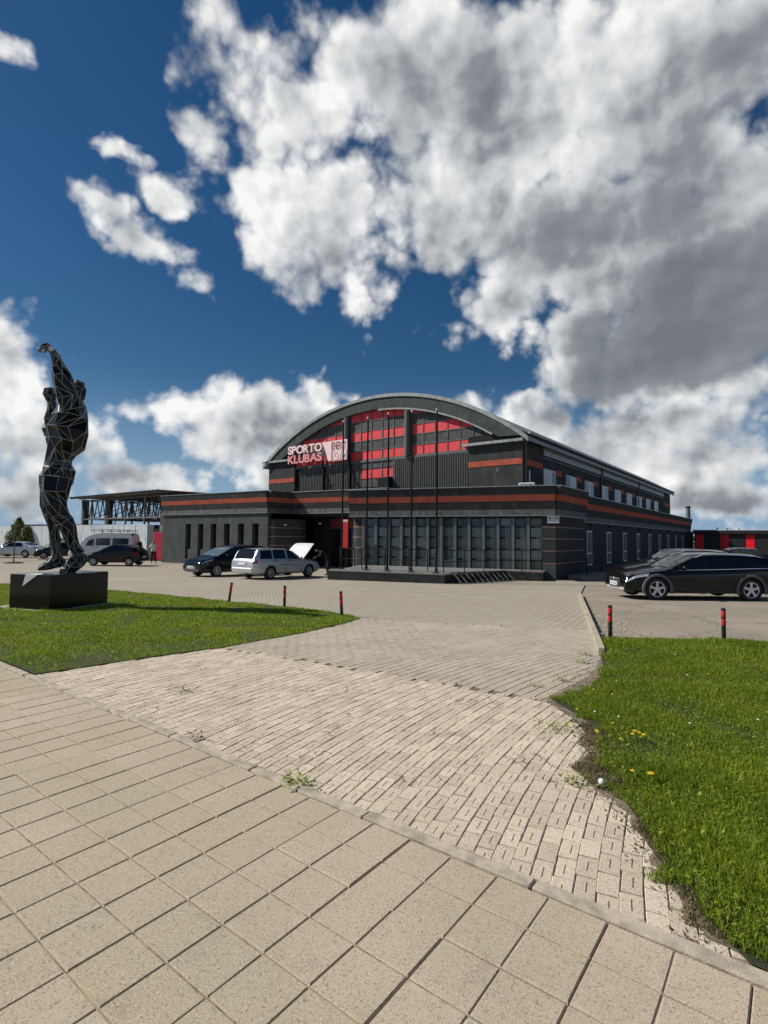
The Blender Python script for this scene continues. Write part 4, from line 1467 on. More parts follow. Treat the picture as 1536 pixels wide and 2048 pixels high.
def blades(pts, seed, h0, h1, w0, w1, patch=None):
    r = np.random.default_rng(seed)
    n = len(pts)
    th = r.uniform(0, 2 * np.pi, n)
    lean = r.uniform(0.15, 1.0, n)
    la = r.uniform(0, 2 * np.pi, n)
    d = -SY * pts[:, 0] + CY * pts[:, 1]
    clump = 0.78 + 0.48 * np.sin(pts[:, 0] * 3.1 + np.sin(pts[:, 1] * 2.3) * 2) * np.sin(pts[:, 1] * 2.7 + 1.3 * np.sin(pts[:, 0] * 1.9))
    h = r.uniform(h0, h1, n) * clump * np.where(r.random(n) < .012, 2.0, 1.0)
    w = r.uniform(w0, w1, n) * np.clip(d / 6.0, 0.85, 2.6)
    z0 = gz_np(pts[:, 0], pts[:, 1]) + 0.008
    c, s = np.cos(th), np.sin(th)
    lx, ly = np.cos(la) * lean * h, np.sin(la) * lean * h
    V = np.zeros((n, 5, 3))
    V[:, 0] = np.c_[pts[:, 0] - c * w / 2, pts[:, 1] - s * w / 2, z0]
    V[:, 1] = np.c_[pts[:, 0] + c * w / 2, pts[:, 1] + s * w / 2, z0]
    mx, my, mz = pts[:, 0] + lx * .35, pts[:, 1] + ly * .35, z0 + h * .6
    V[:, 2] = np.c_[mx + c * w * .42, my + s * w * .42, mz]
    V[:, 3] = np.c_[mx - c * w * .42, my - s * w * .42, mz]
    V[:, 4] = np.c_[pts[:, 0] + lx, pts[:, 1] + ly, z0 + h * (1.05 - .45 * lean)]
    b = np.arange(n)[:, None] * 5
    F = np.concatenate([b + np.array([0, 1, 2]), b + np.array([0, 2, 3]), b + np.array([3, 2, 4])])
    return V.reshape(-1, 3), F


def leaves(pts, seed, s0, s1):
    """small broad leaves (clover, dandelion rosettes) held among the blades"""
    r = np.random.default_rng(seed)
    n = len(pts)
    th = r.uniform(0, 2 * np.pi, n)
    L = r.uniform(s0, s1, n)
    W = L * r.uniform(.3, .6, n)
    z0 = gz_np(pts[:, 0], pts[:, 1]) + r.uniform(.015, .06, n)
    tilt = r.uniform(-.1, .7, n)
    c, s = np.cos(th), np.sin(th)
    V = np.zeros((n, 4, 3))
    V[:, 0] = np.c_[pts[:, 0], pts[:, 1], z0]
    V[:, 1] = np.c_[pts[:, 0] + c * L * .55 - s * W / 2, pts[:, 1] + s * L * .55 + c * W / 2, z0 + tilt * L * .6]
    V[:, 2] = np.c_[pts[:, 0] + c * L, pts[:, 1] + s * L, z0 + tilt * L * .8]
    V[:, 3] = np.c_[pts[:, 0] + c * L * .55 + s * W / 2, pts[:, 1] + s * L * .55 - c * W / 2, z0 + tilt * L * .6]
    b = np.arange(n)[:, None] * 4
    return V.reshape(-1, 3), np.concatenate([b + np.array([0, 1, 2]), b + np.array([0, 2, 3])])


def lawn_grass(poly, n, nleaf, seed, box, label, h, w, bias, m=M_GRASS):
    p = scatter(poly, n, bias, seed, box)
    V1, F1 = blades(p, seed + 1, h[0], h[1], w[0], w[1])
    q = scatter(poly, nleaf, bias, seed + 2, box)
    V2, F2 = leaves(q, seed + 3, .014, .036)
    V = np.concatenate([V1, V2])
    F = np.concatenate([F1, F2 + len(V1)])
    o = link('grass', mesh_np('grass', V, F, m))
    tag(o, label, 'grass', kind='stuff')
    return o


lawn_grass(ragged(LAWN_R, 1, .10), 430000, 17000, 21, ((-3, 2.4), (6.2, 12.6)), 'thick green grass and clover of the lawn beside the tarmac bay', (.03, .085), (.0024, .0052), 3.2)
lawn_grass(ragged(LAWN_L, 2, .05), 250000, 8000, 41, ((-34, 2.5), (-6.4, 9.4)), 'short sunlit green grass of the lawn around the statue', (.03, .062), (.003, .0065), 9.0, M_GRASS_SUN)
# thin, dry growth on the bare strip along the drive
DRY = [(-0.10, 2.6), (-0.36, 2.62), (-0.66, 3.15), (-0.86, 3.55), (-1.20, 3.75), (-1.32, 4.2), (-1.42, 4.55), (-1.62, 4.92), (-1.2, 4.75), (-1.0, 4.3), (-0.86, 3.9), (-0.58, 3.4), (-0.45, 2.95)]
p = scatter(ragged(DRY, 6, .06), 11000, 6.0, 77)
V1, F1 = blades(p, 78, .015, .045, .003, .006)
M_CLOD = mat('soil_crumbs', (0.13, 0.10, 0.07), 0.95, var=0.4, scale=30)
M_DRY = mat('dry_grass', (0.15, 0.125, 0.05), 0.8, var=0.5, scale=20)
tag(link('dry_grass', mesh_np('dry_grass', V1, F1, M_DRY)), 'thin dry brown grass on the bare earth along the worn apron', 'grass', kind='stuff')


# crumbs of soil and grit spilt over the paver edge
r = np.random.default_rng(15)
EP = np.array(DIRT_R[1:15] + [(-2.0, 6.3), (-2.05, 7.0), (-2.2, 7.9)])
ti = r.uniform(0, len(EP) - 1.001, 2600)
i0 = ti.astype(int)
G = EP[i0] + (EP[i0 + 1] - EP[i0]) * (ti - i0)[:, None] + r.normal(0, .055, (len(ti), 2))
oct_ = np.array([(1, 0, 0), (-1, 0, 0), (0, 1, 0), (0, -1, 0), (0, 0, .7), (0, 0, -.7)])
of = np.array([(0, 2, 4), (2, 1, 4), (1, 3, 4), (3, 0, 4), (2, 0, 5), (1, 2, 5), (3, 1, 5), (0, 3, 5)])
sz = r.uniform(.0015, .006, len(G)) * (1 + (r.random(len(G)) < .08))
V = oct_[None] * sz[:, None, None] * r.uniform(.6, 1.2, (len(G), 6, 1)) + np.c_[G, gz_np(G[:, 0], G[:, 1]) + .006 + sz * .4][:, None]
F = (of[None] + np.arange(len(G))[:, None, None] * 6).reshape(-1, 3)
tag(link('soil_crumbs', mesh_np('soil_crumbs', V.reshape(-1, 3), F, M_CLOD)), 'brown crumbs of soil spilt over the paver edge beside the lawn', 'soil', kind='stuff')

# ------------------------------------------------------------------ single weeds, dandelions, a mushroom
def weed(loc, n_, h, w, seed, label, spread=.06, m=M_GRASS):
    r = np.random.default_rng(seed)
    pts = np.c_[r.normal(0, spread, n_), r.normal(0, spread * .6, n_)]
    V, F = blades(pts + np.array([[loc[0], loc[1]]]), seed, h * .5, h, w * .6, w)
    V -= np.array([[loc[0], loc[1], gz(*loc)]])
    t = empty('weed_tuft', (loc[0], loc[1], gz(*loc)), 0, label, 'weed')
    link('leaf_blades', mesh_np('leaf_blades', V, F, m), t)
    V, F = leaves(pts[: n_ // 2] + np.array([[loc[0], loc[1]]]), seed + 1, .02, .05)
    V -= np.array([[loc[0], loc[1], gz(*loc)]])
    link('broad_leaves', mesh_np('broad_leaves', V, F, m), t)


weed((-2.60, 2.50), 80, .06, .004, 1, 'spreading green weed rooted in the kerb joint between pavement and apron', .07)
weed((-3.78, 2.52), 45, .045, .004, 2, 'small flat weed in the kerb joint farther along towards the statue', .05, M_DRY)
weed((-5.06, 3.23), 35, .05, .004, 3, 'little brown weed among the apron pavers near the statue lawn', .04, M_DRY)
weed((-1.16, 3.62), 60, .05, .004, 4, 'tuft of weed beside the white mushroom', .05)
weed((-2.12, 6.15), 55, .05, .004, 5, 'weed creeping over the smooth drive from the lawn', .06)
weed((-2.30, 5.72), 40, .045, .004, 6, 'lone weed in the smooth drive joints near the seam', .045)
weed((-2.22, 7.2), 60, .05, .005, 7, 'leafy weed on the drive beside the kerb end', .07)
weed((-2.35, 7.75), 50, .05, .005, 8, 'low weed tight against the end of the long kerb', .05)
weed((-1.62, 4.55), 90, .05, .005, 9, 'wide weed patch creeping from the lawn onto the apron', .12)

M_YEL = mat('dandelion_yellow', (0.80, 0.56, 0.02), 0.7, var=0.1, scale=60)
M_STEM = mat('flower_stem', (0.12, 0.20, 0.04), 0.6, var=0.1)
fl_where = ['leaning over the bare strip', 'in the cluster beside the bare strip']
FLW = [(-1.05, 4.69, .019), (-1.04, 4.60, .017), (-1.01, 4.67, .016), (-0.97, 4.65, .019), (-1.29, 4.51, .017), (-0.78, 3.91, .023), (-0.88, 3.88, .016), (-1.09, 4.44, .014), (-1.24, 4.77, .014),
       (-0.82, 7.22, .017), (-1.56, 6.23, .014), (-1.59, 4.95, .013), (-1.66, 5.71, .013), (-1.46, 5.65, .014), (-1.27, 4.47, .013)]
for i, (x, y, r_) in enumerate(FLW):
    big = r_ > .02
    lab = 'largest yellow dandelion, open wide near the white mushroom' if big else ('small yellow dandelion on the bare strip at the edge of the apron' if x < -1.2 and y < 4.9 else 'small yellow dandelion flowering in the lawn grass')
    f = empty('dandelion', (x, y, gz(x, y)), random.uniform(0, 6), lab, 'flower', 'dandelions in the lawn')
    hgt = .085
    mb = MB(); mb.tube((0, 0, 0), (.004, 0, hgt), .0018, .0014, seg=5); mb.build('stem', M_STEM, f)
    mb = MB()
    for ring, (rr_, zz, np_) in enumerate(((r_, 0.0, 13), (r_ * .72, .004, 11), (r_ * .4, .007, 8))):
        for q in range(np_):
            a = 6.283 * q / np_ + ring
            c, s = math.cos(a), math.sin(a)
            w_ = rr_ * .22
            mb.add([(0, 0, hgt + zz * .3), (c * rr_ * .8 - s * w_, s * rr_ * .8 + c * w_, hgt + zz), (c * rr_, s * rr_, hgt + zz + .001), (c * rr_ * .8 + s * w_, s * rr_ * .8 - c * w_, hgt + zz)], [(0, 1, 2, 3)])
    mb.build('petals', M_YEL, f, (.004, 0, 0))
M_CLV = mat('clover_white', (0.70, 0.68, 0.60), 0.8, var=0.1, scale=60)
rc = random.Random(4)
for i in range(12):
    while True:
        x, y = rc.uniform(-2.0, 1.2), rc.uniform(4.6, 8.5)
        if inside(LAWN_R, x - .12, y):
            break
    f = empty('clover_flower', (x, y, gz(x, y)), 0, 'tiny white clover head in the lawn grass', 'flower', 'clover heads in the lawn')
    mb = MB(); mb.tube((0, 0, 0), (0, 0, .075), .0014, seg=5); mb.build('stem', M_STEM, f)
    mb = MB()
    for q in range(14):
        a, b_ = q * 2.4, .3 + .8 * (q / 14)
        c = Vector((math.cos(a) * math.cos(b_), math.sin(a) * math.cos(b_), math.sin(b_))) * .011
        mb.tube((0, 0, .072), (c.x, c.y, .075 + c.z), .002, .004, seg=4)
    mb.build('flower_head', M_CLV, f)
mr = empty('mushroom', (-1.02, 3.71, 0.01), 0, 'single white round mushroom on the bare earth strip', 'mushroom')
M_MUSH = mat('mushroom_white', (0.78, 0.76, 0.70), 0.55, var=0.06, scale=30)
Mt = Matrix.Translation((0, 0, .035)) @ Matrix.Rotation(R(58), 4, Vector((0.55, -0.8, 0.0)).cross(Vector((0, 0, 1)))) if False else Matrix.Translation((0, 0, .03)) @ Matrix.Rotation(R(62), 4, 'Y') @ Matrix.Rotation(R(-25), 4, 'X')
Mt = Matrix.Translation((-.01, -.01, .026)) @ Matrix.Rotation(R(55), 4, Vector((CY, SY, 0)))
mb = MB(); mb.lathe([(.0, .014), (.010, .0125), (.018, .007), (.022, 0), (.0205, -.003), (.009, -.0025), (0, -.0025)], 16, Mt); mb.build('cap', M_MUSH, mr)
mb = MB(); mb.lathe([(.007, -.002), (.006, -.015), (.0075, -.036), (0, -.038)], 10, Mt); mb.build('stalk', M_MUSH, mr)

# ------------------------------------------------------------------ gravel spilt beside the bollard
r = np.random.default_rng(5)
G = []
while len(G) < 1500:
    t = r.random()
    bx, by = ke.x + (ks.x - ke.x) * t, ke.y + (ks.y - ke.y) * t
    off = abs(r.normal(0, .5)) + .08
    if .12 < t < .82 and off < 2.2 * (1 - abs(t - .35)):
        G.append((bx + off * .94, by + off * .32))
G = np.array(G)
oct_ = np.array([(1, 0, 0), (-1, 0, 0), (0, 1, 0), (0, -1, 0), (0, 0, .7), (0, 0, -.7)])
of = np.array([(0, 2, 4), (2, 1, 4), (1, 3, 4), (3, 0, 4), (2, 0, 5), (1, 2, 5), (3, 1, 5), (0, 3, 5)])
sz = r.uniform(.006, .02, len(G))
V = oct_[None] * sz[:, None, None] * r.uniform(.6, 1.2, (len(G), 6, 1)) + np.c_[G, gz_np(G[:, 0], G[:, 1]) - .045 + sz * .45][:, None]
F = (of[None] + np.arange(len(G))[:, None, None] * 6).reshape(-1, 3)
M_GRAV = mat('pale_gravel', (0.46, 0.40, 0.31), 0.9, var=0.4, scale=14)
tag(link('gravel', mesh_np('gravel', V.reshape(-1, 3), F, M_GRAV)), 'pale loose gravel spilt along the kerb by the bollard', 'gravel', kind='stuff')

# ------------------------------------------------------------------ five bollards, black with two red bands
BOL = [(-11.98, 8.92, 7, 0, 'leaning bollard with red bands at the far end of the statue lawn'), (-10.0, 9.09, 0, 0, 'bollard with red bands between two others at the back of the statue lawn'),
       (-7.84, 8.79, -3.5, 0, 'bollard with red bands at the pointed tip of the statue lawn'), (-2.55, 9.76, 0, 0, 'bollard with red bands beside the kerb and spilt gravel'), (-0.97, 10.59, 0, 0, 'bollard with red bands on the lawn edge in front of the black estate car')]
M_BLK = mat('black_paint', (0.012, 0.012, 0.013), 0.4, var=0.1)
M_BRED = mat('red_band_paint', (0.55, 0.02, 0.022), 0.45, var=0.15, scale=8)
for x, y, lean, ln2, lab in BOL:
    b_ = empty('bollard', (x, y, gz(x, y) - .03), 0, lab, 'bollard', 'bollards round the lawns')
    b_.rotation_euler = (Matrix.Rotation(YAW, 3, 'Z') @ Matrix.Rotation(R(lean), 3, 'Y')).to_euler()
    r0, H_ = .034, .56
    mb = MB(); mb.tube((0, 0, -.1), (0, 0, H_), r0, seg=14); mb.build('post', M_BLK, b_)
    for z0, z1 in ((.42, .52), (.28, .385)):
        mb = MB(); mb.lathe([(r0 + .001, z0), (r0 + .0018, z0 + .002), (r0 + .0018, z1 - .002), (r0 + .001, z1)], 14); mb.build('red_band', M_BRED, b_)
    mb = MB(); mb.lathe([(r0 + .002, H_ - .006), (r0 + .002, H_ + .003), (.0, H_ + .006)], 14); mb.build('cap', M_BLK, b_)
# ------------------------------------------------------------------ cars
M_TYRE = mat('tyre_rubber', (0.02, 0.02, 0.02), 0.85, var=0.1)
M_RIM = mat('alloy_rim', (0.72, 0.73, 0.74), 0.38, metal=0.45, var=0.05)
M_CGL = mat('car_glass', (0.005, 0.007, 0.008), 0.03, var=0.0, spec=0.5)
M_CGLP = mat('car_glass_pale', (0.10, 0.14, 0.15), 0.04, var=0.0, spec=0.9)
M_LAMP = mat('headlamp', (0.62, 0.65, 0.68), 0.08, metal=0.5, var=0.1, scale=20)
M_TAIL = mat('tail_lamp', (0.35, 0.01, 0.015), 0.12, var=0.1)
M_PLAST = mat('grey_cladding', (0.085, 0.088, 0.09), 0.6, var=0.08)
M_BPL = mat('black_plastic', (0.015, 0.015, 0.016), 0.55, var=0.08)
M_CHR = mat('chrome', (0.72, 0.73, 0.74), 0.32, metal=0.6, var=0.0)
M_PLATE = mat('licence_plate', (0.72, 0.73, 0.72), 0.4, var=0.04)
P_BLACK = mat('black_car_paint', (0.003, 0.0033, 0.0042), 0.12, var=0.0, coat=0.0, spec=0.42)
P_SILV = mat('silver_car_paint', (0.50, 0.51, 0.52), 0.32, metal=0.55, var=0.03, coat=0.6)
P_DARK = mat('dark_car_paint', (0.012, 0.014, 0.017), 0.15, var=0.0, coat=0.0, spec=0.45)
P_VAN = mat('white_van_paint', (0.62, 0.63, 0.63), 0.4, var=0.05, coat=0.4)


def lerp_pts(pts, x):
    if x <= pts[0][0]:
        return pts[0][1]
    for (x0, z0), (x1, z1) in zip(pts, pts[1:]):
        if x <= x1:
            t = (x - x0) / (x1 - x0)
            return z0 + (z1 - z0) * t
    return pts[-1][1]


def curve(pts, tens=.9):
    """smooth interpolation (monotone cubic) of a silhouette"""
    xs = [p[0] for p in pts]
    zs = [p[1] for p in pts]
    n_ = len(xs)
    dl = [(zs[i + 1] - zs[i]) / (xs[i + 1] - xs[i]) for i in range(n_ - 1)]
    mm = [dl[0]] + [0 if dl[i - 1] * dl[i] <= 0 else 2 * dl[i - 1] * dl[i] / (dl[i - 1] + dl[i]) for i in range(1, n_ - 1)] + [dl[-1]]

    def f(x):
        if x <= xs[0]:
            return zs[0]
        if x >= xs[-1]:
            return zs[-1]
        i = max(j for j in range(n_ - 1) if xs[j] <= x)
        h = xs[i + 1] - xs[i]
        t = (x - xs[i]) / h
        return ((2 * t ** 3 - 3 * t * t + 1) * zs[i] + (t ** 3 - 2 * t * t + t) * h * mm[i] + (-2 * t ** 3 + 3 * t * t) * zs[i + 1] + (t ** 3 - t * t) * h * mm[i + 1])
    return f


def build_car(name, label, S, loc, head, group=None):
    """S: spec with silhouettes along the length (x = 0 at the nose); the car is centred on its wheelbase and faces local -X"""
    L, W = S['L'], S['W']
    top, belt = curve(S['top']), curve(S['belt'])
    low = curve(S.get('low', [(0, .30), (.25, .22), (L - .3, .24), (L, .34)]))
    hw = W / 2
    x_f, x_r = S['axles']
    mid = (x_f + x_r) / 2
    wr = S['wheel_r']
    tumble = S.get('tumble', .34)
    root = empty(name, loc, head, label, 'car' if 'van' not in name else 'van', group)
    paint = S['paint']

    def wid(x):
        a = max(0, (S.get('nose', .75) - x) / S.get('nose', .75))
        b_ = max(0, (x - (L - .55)) / .55)
        return hw * (1 - S.get('nose_t', .17) * a ** 2.4 - .10 * b_ ** 2.4)

    def section(x):
        w, zb, zt = wid(x), low(x), top(x)
        bl = belt(x)
        if zt - bl < .10:                       # bonnet / boot deck
            zs_ = min(bl, zt - .045)
            p5 = (w * .955, zs_)
            p6 = (w * .86, zt - .018 - max(0, .01))
            p7 = (w * .5, zt - .004)
        else:
            t = min(1, (zt - bl - .10) / .25)
            p5 = (w * (.955), bl)
            e = .055
            wr_ = w * .955 - tumble * (zt - e - bl)
            p6 = (wr_ * t + w * .86 * (1 - t), zt - e * t - .018 * (1 - t))
            p7 = (p6[0] * .62, zt - .012)
        ml = min(.55 * (bl + zb) + .02, p5[1] - .06)
        return [(0, zb), (w * .84, zb), (w * .965, zb + .07), (w, ml), (w * .992, min(ml + .6 * (p5[1] - ml), p5[1] - .02)), p5, p6, p7, (0, zt)]

    def P(x, v, off=0.0):
        s = section(x)
        i = min(int(v), 7)
        t = v - i
        return Vector((x, s[i][0] + (s[i + 1][0] - s[i][0]) * t, s[i][1] + (s[i + 1][1] - s[i][1]) * t))

    def Pn(x, v, side, off):
        p = P(x, v)
        e = 0.02
        dx = P(min(x + e, L), v) - P(max(x - e, 0), v)
        dv = P(x, min(v + e, 8)) - P(x, max(v - e, 0))
        nn = dv.cross(dx)
        if nn.length < 1e-9:
            nn = Vector((0, 0, 1))
        nn.normalize()
        if nn.y < -1e-3 or (abs(nn.y) < 1e-3 and nn.z < 0 and v > 4):
            nn = -nn
        p = p + nn * off
        return Vector((p.x - mid, p.y * side, p.z))

    stx = sorted(set([0.0, .02, .05, .1, .17, L - .1, L - .05, L - .02, L] + list(np.linspace(.25, L - .18, 46)) + [q[0] for q in S['top'] if 0 < q[0] < L]))
    verts, faces = [], []
    nsec = 16
    for x in stx:
        s = section(x)
        ring = [(x - mid, y, z) for y, z in s] + [(x - mid, -y, z) for y, z in s[-2:0:-1]]
        verts += ring
    for i in range(len(stx) - 1):
        for j in range(nsec):
            a, b_ = i * nsec + j, i * nsec + (j + 1) % nsec
            faces.append((a, b_, b_ + nsec, a + nsec))
    faces.append(tuple(range(nsec - 1, -1, -1)))
    faces.append(tuple(range((len(stx) - 1) * nsec, len(stx) * nsec)))
    me = bpy.data.meshes.new('body')
    me.from_pydata(verts, [], faces)
    bm = bmesh.new(); bm.from_mesh(me)
    bmesh.ops.recalc_face_normals(bm, faces=bm.faces[:])
    bm.to_mesh(me); bm.free()
    me.materials.append(paint); me.materials.append(M_BPL)
    body = link('body', me, root)
    # wheel arches are cut out of the body
    cut = MB()
    for ax in (x_f, x_r):
        for sd_ in (-1, 1):
            Mx = Matrix.Translation((ax - mid, sd_ * (hw - .12), wr)) @ Matrix.Rotation(R(90), 4, 'X')
            prof = [(0, -.2), (wr + .055, -.2), (wr + .055, .2), (0, .2)]
            seg = 24
            vs = []
            for zz in (-.19, .19):
                for i in range(seg):
                    t = 2 * math.pi * i / seg
                    vs.append(Mx @ Vector(((wr + .05) * math.cos(t), (wr + .05) * math.sin(t), zz)))
            cut.add(vs, [tuple(range(seg)), tuple(range(2 * seg - 1, seg - 1, -1))] + [((i + 1) % seg, i, seg + i, seg + (i + 1) % seg) for i in range(seg)])
    cme = cut.mesh('cut', M_BPL)
    bm = bmesh.new(); bm.from_mesh(cme); bmesh.ops.recalc_face_normals(bm, faces=bm.faces[:]); bm.to_mesh(cme); bm.free()
    co = bpy.data.objects.new('cutter', cme)
    COL.objects.link(co)
    co.parent = root
    md = body.modifiers.new('b', 'BOOLEAN')
    md.operation = 'DIFFERENCE'
    md.solver = 'EXACT'
    md.object = co
    bpy.context.view_layer.update()
    dg = bpy.context.evaluated_depsgraph_get()
    new = bpy.data.meshes.new_from_object(body.evaluated_get(dg))
    body.modifiers.clear()
    body.data = new
    new.name = 'body'
    bpy.data.objects.remove(co)
    bm = bmesh.new(); bm.from_mesh(new)
    for f in bm.faces:
        f.smooth = True
    for e in bm.edges:
        if len(e.link_faces) == 2 and e.calc_face_angle(0) > R(24):
            e.smooth = False
    bm.to_mesh(new); bm.free()

    def patch(nm, m, x0b, x1b, x0t, x1t, v0, v1, sides=(1, -1), off=.004, nx=8, nv=3, parent=None, full=False):
        """a piece that lies on the skin: x range at its lower and upper edge, v range round the section"""
        for sd_ in sides:
            vs, fs = [], []
            rows = nv + 1
            for j in range(rows):
                t = j / nv
                for i in range(nx + 1):
                    u = i / nx
                    x = (x0b + (x0t - x0b) * t) * (1 - u) + (x1b + (x1t - x1b) * t) * u
                    vs.append(Pn(min(max(x, .001), L - .001), v0 + (v1 - v0) * t, sd_, off))
            for j in range(nv):
                for i in range(nx):
                    q = j * (nx + 1) + i
                    f = (q, q + 1, q + nx + 2, q + nx + 1)
                    fs.append(f if sd_ < 0 else f[::-1])
            mb = MB(); mb.add(vs, fs, 0, True); mb.build(nm, m, parent or root)

    def over(nm, m, x0, x1, yf, off=.005, nx=8):
        """a pane across the car (windscreen, tailgate glass)"""
        vs, fs = [], []
        va = 6.0 + (1 - yf) * 2.6
        vv = [va + (8.0 - va) * q / 8 for q in range(9)]
        cols = [(v, 1) for v in vv] + [(v, -1) for v in vv[::-1][1:]]
        for i in range(nx + 1):
            x = x0 + (x1 - x0) * i / nx
            for v, sd_ in cols:
                p = Pn(x, v, sd_, off)
                vs.append((p.x, p.y, p.z))
        n_ = len(cols)
        for i in range(nx):
            for j in range(n_ - 1):
                q = i * n_ + j
                fs.append((q, q + n_, q + n_ + 1, q + 1))
        mb = MB(); mb.add(vs, fs, 0, True)
        o = mb.build(nm, m, root)
        return o
    for (xb0, xb1, xt0, xt1, v1) in S['windows']:
        patch('side_window', S.get('glass', M_CGL), xb0, xb1, xt0, xt1, 5.06, 5 + v1, nx=6)
    x0, x1 = S['screen']; over('windscreen', S.get('front_glass', M_CGL), x0, x1, .95, off=.009)
    x0, x1 = S['rear']; over('rear_window', S.get('glass', M_CGL), x0, x1, .88, off=.016)
    # window surround line
    if S.get('chrome'):
        xa, xb = S['chrome']
        patch('window_trim', M_CHR, xa, xb, xa, xb, 4.97, 5.04, off=.008, nx=14, nv=1)
    for (xa, xb, va, vb) in S['head']:
        patch('headlight', M_LAMP, xa, xb, xa + .04, xb + .08, va, vb, off=.006)
    for (xa, xb, va, vb) in S['tail']:
        patch('tail_light', M_TAIL, xa, xb, xa + .06, xb, va, vb, off=.006)
    xs0 = x_f + wr + .07; xs1 = x_r - wr - .07
    patch('sill', S.get('sillm', M_BPL), xs0, xs1, xs0, xs1, 1.1, 2.1, off=.006, nx=8, nv=2)
    if S.get('side_strip'):
        patch('rub_strip', M_BPL, .5 + x_f, x_r - .42, .5 + x_f, x_r - .42, 3.05, 3.2, off=.012, nx=8, nv=1)
    for xd in S.get('seams', []):
        patch('door_seam', M_BPL, xd, xd + .012, xd, xd + .012, 2.1, 4.95, off=.002, nx=1, nv=8)
    for xd in S.get('handles', []):
        for sd_ in (1, -1):
            p = Pn(xd, 4.55, sd_, .018)
            mb = MB(); mb.bbox(-.09, .09, -.014, .014, -.014, .014, .008); mb.build('door_handle', S.get('handlem', paint), root, p)
    # nose: grille, plates
    zn = low(0.03)
    gzs = S.get('grille', (zn + .05, top(0.0) - .08, .42))
    mb = MB()
    mb.bbox(-.03, .03, -gzs[2], gzs[2], gzs[0], gzs[1], .02)
    gr = mb.build('grille', M_BPL, root, (0 - mid - .002 + .01, 0, 0))
    for q in range(4):
        z = gzs[0] + .03 + (gzs[1] - gzs[0] - .06) * q / 3
        mb = MB(); mb.box(-.036, -.031, -gzs[2] * .92, gzs[2] * .92, z - .006, z + .006); mb.build('grille_bar', M_CHR, gr)
    mb = MB(); mb.tube((-.045, 0, gzs[1] + .02 - .05), (-.03, 0, gzs[1] - .03), .05, seg=14); mb.build('badge', M_CHR, gr)
    mb = MB(); mb.bbox(-.012, .012, -.26, .26, -.056, .056, .008); npf = mb.build('number_plate', M_PLATE, root, (-mid - .045, 0, S.get('plate_f', zn + .16)))
    mb = MB(); mb.bbox(-.012, .012, -.26, .26, -.056, .056, .008); mb.build('number_plate', M_PLATE, root, (L - mid + .010, 0, S.get('plate_r', .62)))
    for sgn, par in ((-1, npf),):
        for q in range(6):
            if q == 3:
                continue
            mb = MB(); mb.box(-.014, -.0125, -.20 + q * .068, -.16 + q * .068, -.032, .032); mb.build('plate_character', M_BPL, par)
    mb = MB(); mb.bbox(-.05, .05, -hw * .70, hw * .70, low(0) - .0, low(0) + .09, .03); mb.build('lower_lip', S.get('lipm', M_BPL), root, (-mid + .03, 0, -.01))
    mb = MB(); mb.bbox(-.05, .05, -hw * .82, hw * .82, .36, S.get('bump', .56), .03); mb.build('rear_bumper', S.get('bumpm', paint), root, (L - mid - .02, 0, 0))
    # mirrors
    xm = S['mirror']
    for sd_ in (1, -1):
        p = Pn(xm, 5.05, sd_, 0)
        mb = MB()
        Mm = Matrix.Translation(p + Vector((0, sd_ * .13, .07))) @ Matrix.Diagonal((.075, .11, .075, 1))
        mb.lathe([(0, -1), (.5, -.86), (.86, -.5), (1, 0), (.86, .5), (.5, .86), (0, 1)], 10, Mm)
        mb.bar(p + Vector((0, 0, .01)), p + Vector((0, sd_ * .10, .05)), .04)
        mb.build('mirror', S.get('mirrorm', paint), root)
    if S.get('rails'):
        xa, xb = S['rails']
        for sd_ in (1, -1):
            mb = MB()
            pts = [Pn(xa + (xb - xa) * q / 8, 6.0, sd_, 0) + Vector((0, 0, .045 if 0 < q < 8 else .0)) for q in range(9)]
            for a, b_ in zip(pts, pts[1:]):
                mb.tube(a, b_, .016, seg=6)
            mb.build('roof_rail', S.get('railm', M_BPL), root)
    # wheels
    for ax in (x_f, x_r):
        for sd_ in (-1, 1):
            wl = empty('wheel', (0, 0, 0))
            wl.parent = root
            wl.location = (ax - mid, sd_ * (hw - .115), wr)
            wl.rotation_euler = (R(90) * -sd_, R(random.uniform(0, 70)) * 0, 0)
            tw = .105
            rr_ = S.get('rim_r', wr * .66)
            mb = MB(); mb.lathe([(rr_, -tw * .9), (wr * .93, -tw), (wr, -tw * .7), (wr, tw * .7), (wr * .93, tw), (rr_, tw * .9), (rr_ * .97, tw * .5)], 28)
            mb.build('tyre', M_TYRE, wl)
            mb = MB(); mb.lathe([(rr_, tw * .88), (rr_ * .93, tw * .80), (rr_ * .90, tw * .3), (0.0, tw * .28)], 24); mb.build('rim_dish', M_BPL, wl)
            mb = MB(); mb.lathe([(rr_ * 1.0, tw * .87), (rr_ * .99, tw * .93), (rr_ * .92, tw * .86), (rr_ * .90, tw * .7)], 28)
            ns_ = S.get('spokes', 5)
            for q in range(ns_):
                a = 2 * math.pi * q / ns_ + .3
                for dd in ((-.085, .085) if ns_ == 5 else (0,)):
                    a2 = a + dd
                    p1 = Vector((math.cos(a) * .05 - math.sin(a) * dd * .25, math.sin(a) * .05 + math.cos(a) * dd * .25, tw * .72))
                    p2 = Vector((math.cos(a2) * rr_ * .94, math.sin(a2) * rr_ * .94, tw * .80))
                    mb.bar(p1, p2, rr_ * (.13 if ns_ == 5 else .10), .02)
            mb.tube((0, 0, tw * .5), (0, 0, tw * .8), rr_ * .2, seg=12)
            mb.build('rim', M_RIM, wl)
